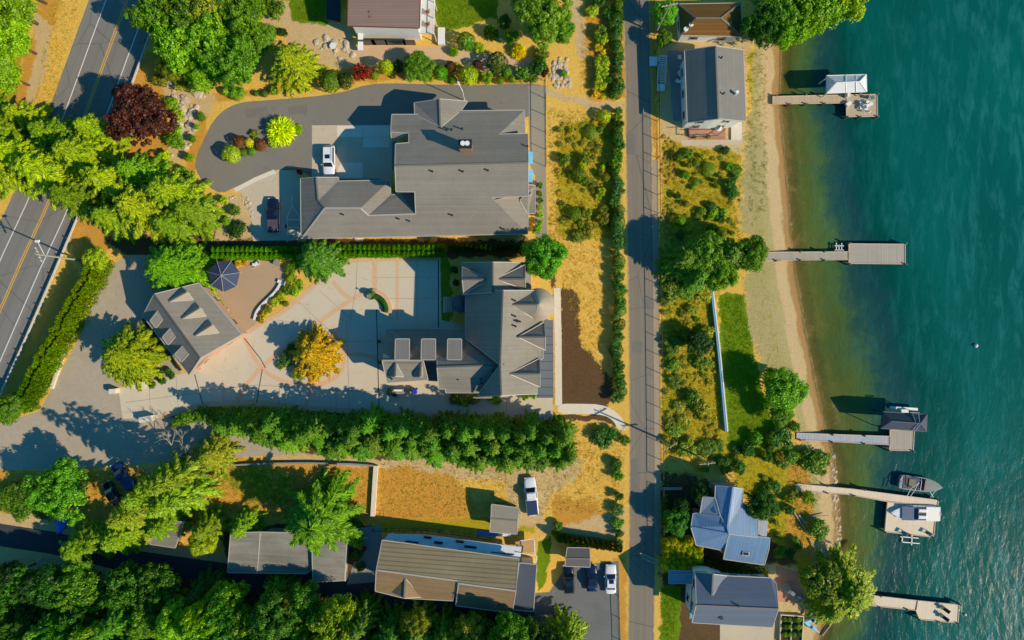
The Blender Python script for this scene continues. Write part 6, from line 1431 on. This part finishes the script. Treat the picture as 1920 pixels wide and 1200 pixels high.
def merge(name, items, col):
    out = []; rr = random.Random(len(items))
    for kind, x, y, r, h, z in items:
        me = rr.choice(PROTO[kind]); n = len(me.vertices); v = np.empty(n*3, dtype=np.float32); me.vertices.foreach_get('co', v); v = v.reshape(-1, 4, 3)
        v = v[::2] if n > 3000 else v
        v = v.reshape(-1, 3); a = rr.uniform(0, 6.28); c_, s_ = math.cos(a), math.sin(a); p = W(x, y, h*.4); R = r*S
        out.append(np.stack([p.x+(v[:, 0]*c_-v[:, 1]*s_)*R, p.y+(v[:, 0]*s_+v[:, 1]*c_)*R, z+v[:, 2]*h], 1))
    o = bpy.data.objects.new(name, npmesh(name, np.concatenate(out), LEAF)); COL.objects.link(o); o.color = col; tag(o, kind='stuff')
def scatter(n, poly, r0, r1, cols, label, group, hh=(.7, 1.5), kinds=('bush', 'bush', 'ball'), sep=.8, seed=1, name='bush', stuff=None):
    rr = random.Random(seed); xs = [p[0] for p in poly]; ys = [p[1] for p in poly]; pl = []; tries = 0; items = []
    while len(pl) < n and tries < 6000:
        tries += 1; x, y, r = rr.uniform(min(xs), max(xs)), rr.uniform(min(ys), max(ys)), rr.uniform(r0, r1)
        if not inside(x, y, poly) or any((x-a)**2+(y-b_)**2 < (sep*(r+c))**2 for a, b_, c in pl): continue
        if 60 < len(poly)*99 and math.sin(x*.075+1.7*math.sin(y*.041+seed))+math.sin(y*.083+1.3*math.sin(x*.05)) < -.35: continue
        pl.append((x, y, r)); p = W(x, y); d = shore_d(p.x, p.y)
        z = float(np.interp(d, [-9, -5, -1.2, 0], [0, -.12, -.55, -1.0])); h = rr.uniform(*hh)*(r/9)**.5; k = rr.choice(kinds)
        if stuff: items.append((k, x, y, r, h, z))
        else: B(k, x, y, r, h, rr.choice(cols), label, name, group, zb=z, jit=.2)
    if stuff: merge(stuff, items, cols[0])
scatter(26, [(1045, 250), (1075, 235), (1100, 212), (1150, 215), (1148, 300), (1150, 440), (1060, 448), (1045, 400)], 5, 16, [GR2, GR3, OL, GR2, YG, C(98, 124, 40)], 'low green bush in the scrubby plot west of the lane', 'bushes in the western scrub plot', sep=.5, seed=2)
scatter(70, [(1045, 235), (1150, 215), (1150, 445), (1048, 448)], 3, 8, [C(190, 172, 40)], '', '', (.3, .8), ('bush',), .7, 3, stuff='yellow_scrub')
scatter(40, [(1045, 235), (1150, 215), (1150, 445), (1048, 448)], 4, 8, [C(126, 134, 40)], '', '', (.4, .9), ('bush',), .7, 13, stuff='low_scrub')
scatter(34, [(1275, 278), (1310, 275), (1385, 315), (1382, 400), (1400, 445), (1275, 445), (1258, 330)], 4, 14, [GR2, GR1, C(120, 148, 40), GR3, OL], 'green bush on the sandy plot south of the lake cottage', 'bushes south of the lake cottage', sep=.55, seed=4)
scatter(40, [(1245, 275), (1385, 300), (1390, 445), (1245, 445)], 3, 6, [C(150, 150, 48)], '', '', (.3, .7), ('bush',), .8, 14, stuff='low_scrub')
for x, y, r, c, l in ((1290, 288, 11, GR2, 'upper of the bushes by the cottage path'), (1317, 294, 6, YG, 'small yellow bush by the cottage path'), (1359, 283, 11, DKG, 'dark bush at the end of the cottage path'), (1305, 258, 4, YG, 'tiny yellow plant on the porch edge, left'), (1330, 257, 4, YG, 'tiny yellow plant on the porch edge, right')): B('bush', x, y, r, 1, c, l)
scatter(32, [(1242, 530), (1325, 535), (1338, 650), (1352, 800), (1360, 845), (1245, 840)], 6, 22, [GR2, C(120, 140, 34), OL, C(140, 155, 36), GR2, C(84, 116, 30)], 'scrubby green bush on the slope between lane and thin blue wall', 'bushes on the slope beside the blue wall', (.5, 1.3), ('bush',), .5, 5)
scatter(90, [(1245, 540), (1330, 545), (1350, 830), (1250, 830)], 4, 10, [C(192, 174, 40)], '', '', (.3, .7), ('bush',), .6, 6, stuff='yellow_scrub')
scatter(40, [(1245, 540), (1330, 545), (1350, 840), (1250, 840)], 4, 9, [C(136, 146, 40)], '', '', (.3, .9), ('bush',), .6, 16, stuff='low_scrub')
T('broad', 1308, 642, 26, 4, DKG, 'small dark tree on the slope beside the blue wall', 'leafy_tree')
scatter(40, [(1390, 840), (1440, 805), (1480, 835), (1560, 860), (1540, 905), (1500, 930), (1500, 1050), (1460, 1060), (1440, 960), (1400, 900), (1330, 890), (1300, 860), (1360, 850)], 7, 16, [GR2, C(104, 130, 30), GR3, OL, GR2], 'green bush on the overgrown bank above the lower beach', 'bushes on the lower bank', (.7, 1.6), ('bush',), .5, 7)
for x, y, r, c, l in ((1530, 868, 27, C(96, 130, 30), 'spreading bush at the water edge above the pale narrow dock'), (1535, 992, 24, C(90, 124, 34), 'spreading bush on the beach by the driftwood'), (1515, 932, 14, GR1, 'bright bush just below the start of the pale dock'), (1465, 820, 26, GR3, 'dark bush where the grey gangway meets the shore'), (1487, 800, 14, GR2, 'small bush above the grey gangway'), (1445, 700, 14, GR1, 'bush at the upper side of the rounded beach tree')): B('bush', x, y, r, 2, c, l)
scatter(40, [(1242, 250), (1270, 270), (1262, 440), (1242, 440)], 3, 6, [C(200, 165, 80)], '', '', (.3, .5), ('bush',), .8, 8, stuff='dry_tussocks')
gs = 'slim evergreens of the hedge above the carport'
for i in range(12): B('column', 1054+i*9.6, 1010+i*1.5, 8, 3.2, C(50, 84, 20), 'slim dark evergreen in the hedge above the carport', 'hedge_evergreen', gs, 'hedge plant')
for x, y in ((1046, 985), (1042, 1000), (1050, 1010)): B('bush', x, y, 10, 1.4, GR2, 'green bush at the left end of the carport hedge', group='bushes at the carport hedge end')
gs = 'slim evergreens between the blue and slate roofs'
for i in range(13): B('column', 1318+i*9.4, 1056+i*1.8, 8.5, 3.2, C(84, 104, 26), 'slim evergreen in the hedge between the blue and the slate roof', 'hedge_evergreen', gs, 'hedge plant')
# clipped hedge block
hb_ = []
for i in range(7):
    for j in range(5):
        x, y = 1248+i*10.4, 1016+j*11
        if i > 4 and j < 1: continue
        B('ball', x+RT.uniform(-2.5, 2.5), y+RT.uniform(-2.5, 2.5), 10, 3.0, C(176, 182, 40), 'plant in the square yellow green hedge block by the lane', 'hedge_shrub', 'plants of the square hedge block', 'hedge plant')
for i in range(9): B('bush', 1246+RT.uniform(-1, 1), 930+i*9, 7, 1.5, C(90, 120, 30), 'bush in the row inside the lane fence near the bright small tree', group='bushes inside the lower lane fence')
gs = 'plants in the raised bed'
for i in range(12): B('bush', 1470+(i % 4)*9, 1160+(i//4)*14, 5.5, .7, rl.choice([GR1, GR2, GR3]), 'leafy plant growing in the raised timber bed', name='garden_plant', group=gs, zb=.3)
for x, y, r, c in ((1500, 1150, 0, 0),): pass
for i in range(6): B('bush', 1013+RT.uniform(-2, 2), 348+i*14, 7, 1.6, YG if i > 2 else GR2, 'green shrub along the east wall of the rambling house', group='shrubs along the east wall')
B('bush', 1008, 430, 11, 2.4, GR1, 'bright shrub at the lower right corner of the rambling house')
# bare tree
db = empty('bare_tree', W(345, 850), 0, 'pale leafless tree with tangled branches over the shared drive', 'tree'); m = MB(); rb = random.Random(12)
def branch(p, d, L, r, lev):
    q_ = p+d*L; m.tube(p, q_, r, r*.62, 5)
    if lev == 0: return
    for k in range(3 if lev > 1 else 4):
        nd = (d+Vector((rb.uniform(-1, 1), rb.uniform(-1, 1), rb.uniform(-.25, .5)))*.75).normalized(); branch(q_, nd, L*rb.uniform(.6, .9), r*.6, lev-1)
branch(Vector((0, 0, 0)), Vector((.05, 0, 1)), 3.2, .2, 0); MB().tube((0, 0, 0), (.15, 0, 4), .24, .18, 8).build('trunk', PALEBARK, db, world=False)
for k in range(7): a = k*.9; branch(Vector((.1, 0, 2.4+k*.25)), Vector((math.cos(a), math.sin(a), .35)).normalized(), 2.1, .1, 3)
m.build('branches', PALEBARK, db, world=False)
T('cedar', 405, 850, 42, 7, C(150, 150, 60), 'thin straw coloured tree behind the pale leafless tree', 'thin_tree'); 
# dry grass and scrub tufts, nobody could count them
def tufts(name, n, polys, cols, L, seed, h=.35):
    rs = np.random.RandomState(seed); pr = random.Random(seed); P = []
    ar = [(max(p[0] for p in q_)-min(p[0] for p in q_))*(max(p[1] for p in q_)-min(p[1] for p in q_)) for q_ in polys]; tot = sum(ar)
    for q_, a in zip(polys, ar):
        k = int(n*a/tot); xs = [p[0] for p in q_]; ys = [p[1] for p in q_]
        for _ in range(k):
            x, y = pr.uniform(min(xs), max(xs)), pr.uniform(min(ys), max(ys))
            if inside(x, y, q_): P.append(((x-960)*S, (600-y)*S))
    P = np.array(P); m_ = len(P); k = 7; c = np.repeat(P, k, 0)+rs.normal(scale=.13, size=(m_*k, 2)); N = len(c)
    d = shore_d(c[:, 0], c[:, 1]); z = np.interp(d, [-9, -5, -1.2, 0], [0, -.12, -.55, -1.0])
    a = rs.uniform(0, 6.28, N); t = nrm(np.stack([np.cos(a)*.8, np.sin(a)*.8, rs.uniform(.3, 1.2, N)], 1)); b_ = nrm(np.cross(t, rs.normal(size=(N, 3))))
    l = L*rs.uniform(.5, 1.4, N); v = quads(np.stack([c[:, 0], c[:, 1], z], 1)+t*(l/2)[:, None], t, b_, l, l*.17)
    o = bpy.data.objects.new(name, npmesh(name, v, LEAF)); COL.objects.link(o); o.color = cols; tag(o, kind='stuff'); return o
DRY = [[(1050, 455), (1160, 455), (1160, 760), (1090, 640), (1055, 540)], [(1030, 205), (1160, 212), (1165, 450), (1030, 450)], [(1240, 270), (1390, 290), (1390, 450), (1240, 450)], [(1240, 530), (1335, 540), (1355, 840), (1245, 860)],
       [(710, 870), (1170, 840), (1170, 960), (700, 975)], [(380, 880), (700, 875), (700, 980), (400, 960)], [(1060, 790), (1175, 800), (1175, 860), (1080, 860)], [(1090, 0), (1160, 0), (1165, 180), (1090, 180)], [(1240, 840), (1330, 850), (1320, 910), (1240, 910)], [(100, 0), (150, 0), (90, 240), (60, 230)], [(1480, 900), (1530, 900), (1530, 1040), (1490, 1050)]]
tufts('dry_grass', 11000, DRY, C(206, 182, 78), .27, 3)
tufts('scrub_grass', 5000, [DRY[1], DRY[2], DRY[3], [(1340, 840), (1450, 810), (1560, 860), (1500, 1050), (1400, 950)], [(1400, 100), (1440, 100), (1440, 400), (1405, 400)], [(0, 890), (380, 880), (380, 960), (0, 960)]], C(140, 152, 26), .3, 4)
tufts('lawn_grass', 5000, [[(1352, 560), (1392, 555), (1415, 680), (1450, 800), (1370, 825)], [(820, 0), (930, 0), (925, 30), (880, 45), (825, 55)], [(550, 0), (610, 0), (605, 40), (548, 38)], [(1242, 1100), (1274, 1100), (1266, 1200), (1242, 1200)]], C(128, 160, 14), .22, 5)
# ------------------------------------------------------------------ camera, sun, sky
cam = bpy.data.cameras.new('camera'); co = bpy.data.objects.new('camera', cam); COL.objects.link(co)
co.location = (0, 0, HC); co.rotation_euler = (0, 0, 0)
cam.sensor_width = 36; cam.lens = 18/((960*S)/HC); cam.clip_end = 5000; cam.clip_start = 1
sc.camera = co
az = math.radians(24); el = math.radians(35)
sd = Vector((math.cos(az)*math.cos(el), -math.sin(az)*math.cos(el), math.sin(el)))
sun = bpy.data.lights.new('sun', 'SUN'); sun.energy = 5.0; sun.angle = math.radians(.5); sun.color = (1, .86, .66)
so = bpy.data.objects.new('sun', sun); COL.objects.link(so); so.rotation_euler = (-sd).to_track_quat('-Z', 'Y').to_euler()
so.location = (60, -30, 80)
w = bpy.data.worlds.new('World'); sc.world = w; w.use_nodes = True
nt = w.node_tree; bg = nt.nodes['Background']; sky = nt.nodes.new('ShaderNodeTexSky'); sky.sky_type = 'NISHITA'
sky.sun_disc = False; sky.sun_elevation = el; sky.sun_rotation = math.atan2(sd.x, sd.y); sky.air_density = 1.6; sky.dust_density = .4; sky.ozone_density = 3
hs = nt.nodes.new('ShaderNodeHueSaturation'); hs.inputs['Saturation'].default_value = 1.25
tn = nt.nodes.new('ShaderNodeMix'); tn.data_type = 'RGBA'; tn.blend_type = 'MULTIPLY'; tn.inputs[0].default_value = 1; tn.inputs[7].default_value = (.34, 1.1, 1.4, 1)
nt.links.new(sky.outputs[0], hs.inputs['Color']); nt.links.new(hs.outputs[0], tn.inputs[6]); nt.links.new(tn.outputs[2], bg.inputs[0]); bg.inputs[1].default_value = .085
sc.view_settings.view_transform = 'Standard'; sc.view_settings.look = 'None'; sc.view_settings.exposure = 0; sc.view_settings.gamma = 1
sc.render.engine = 'CYCLES'
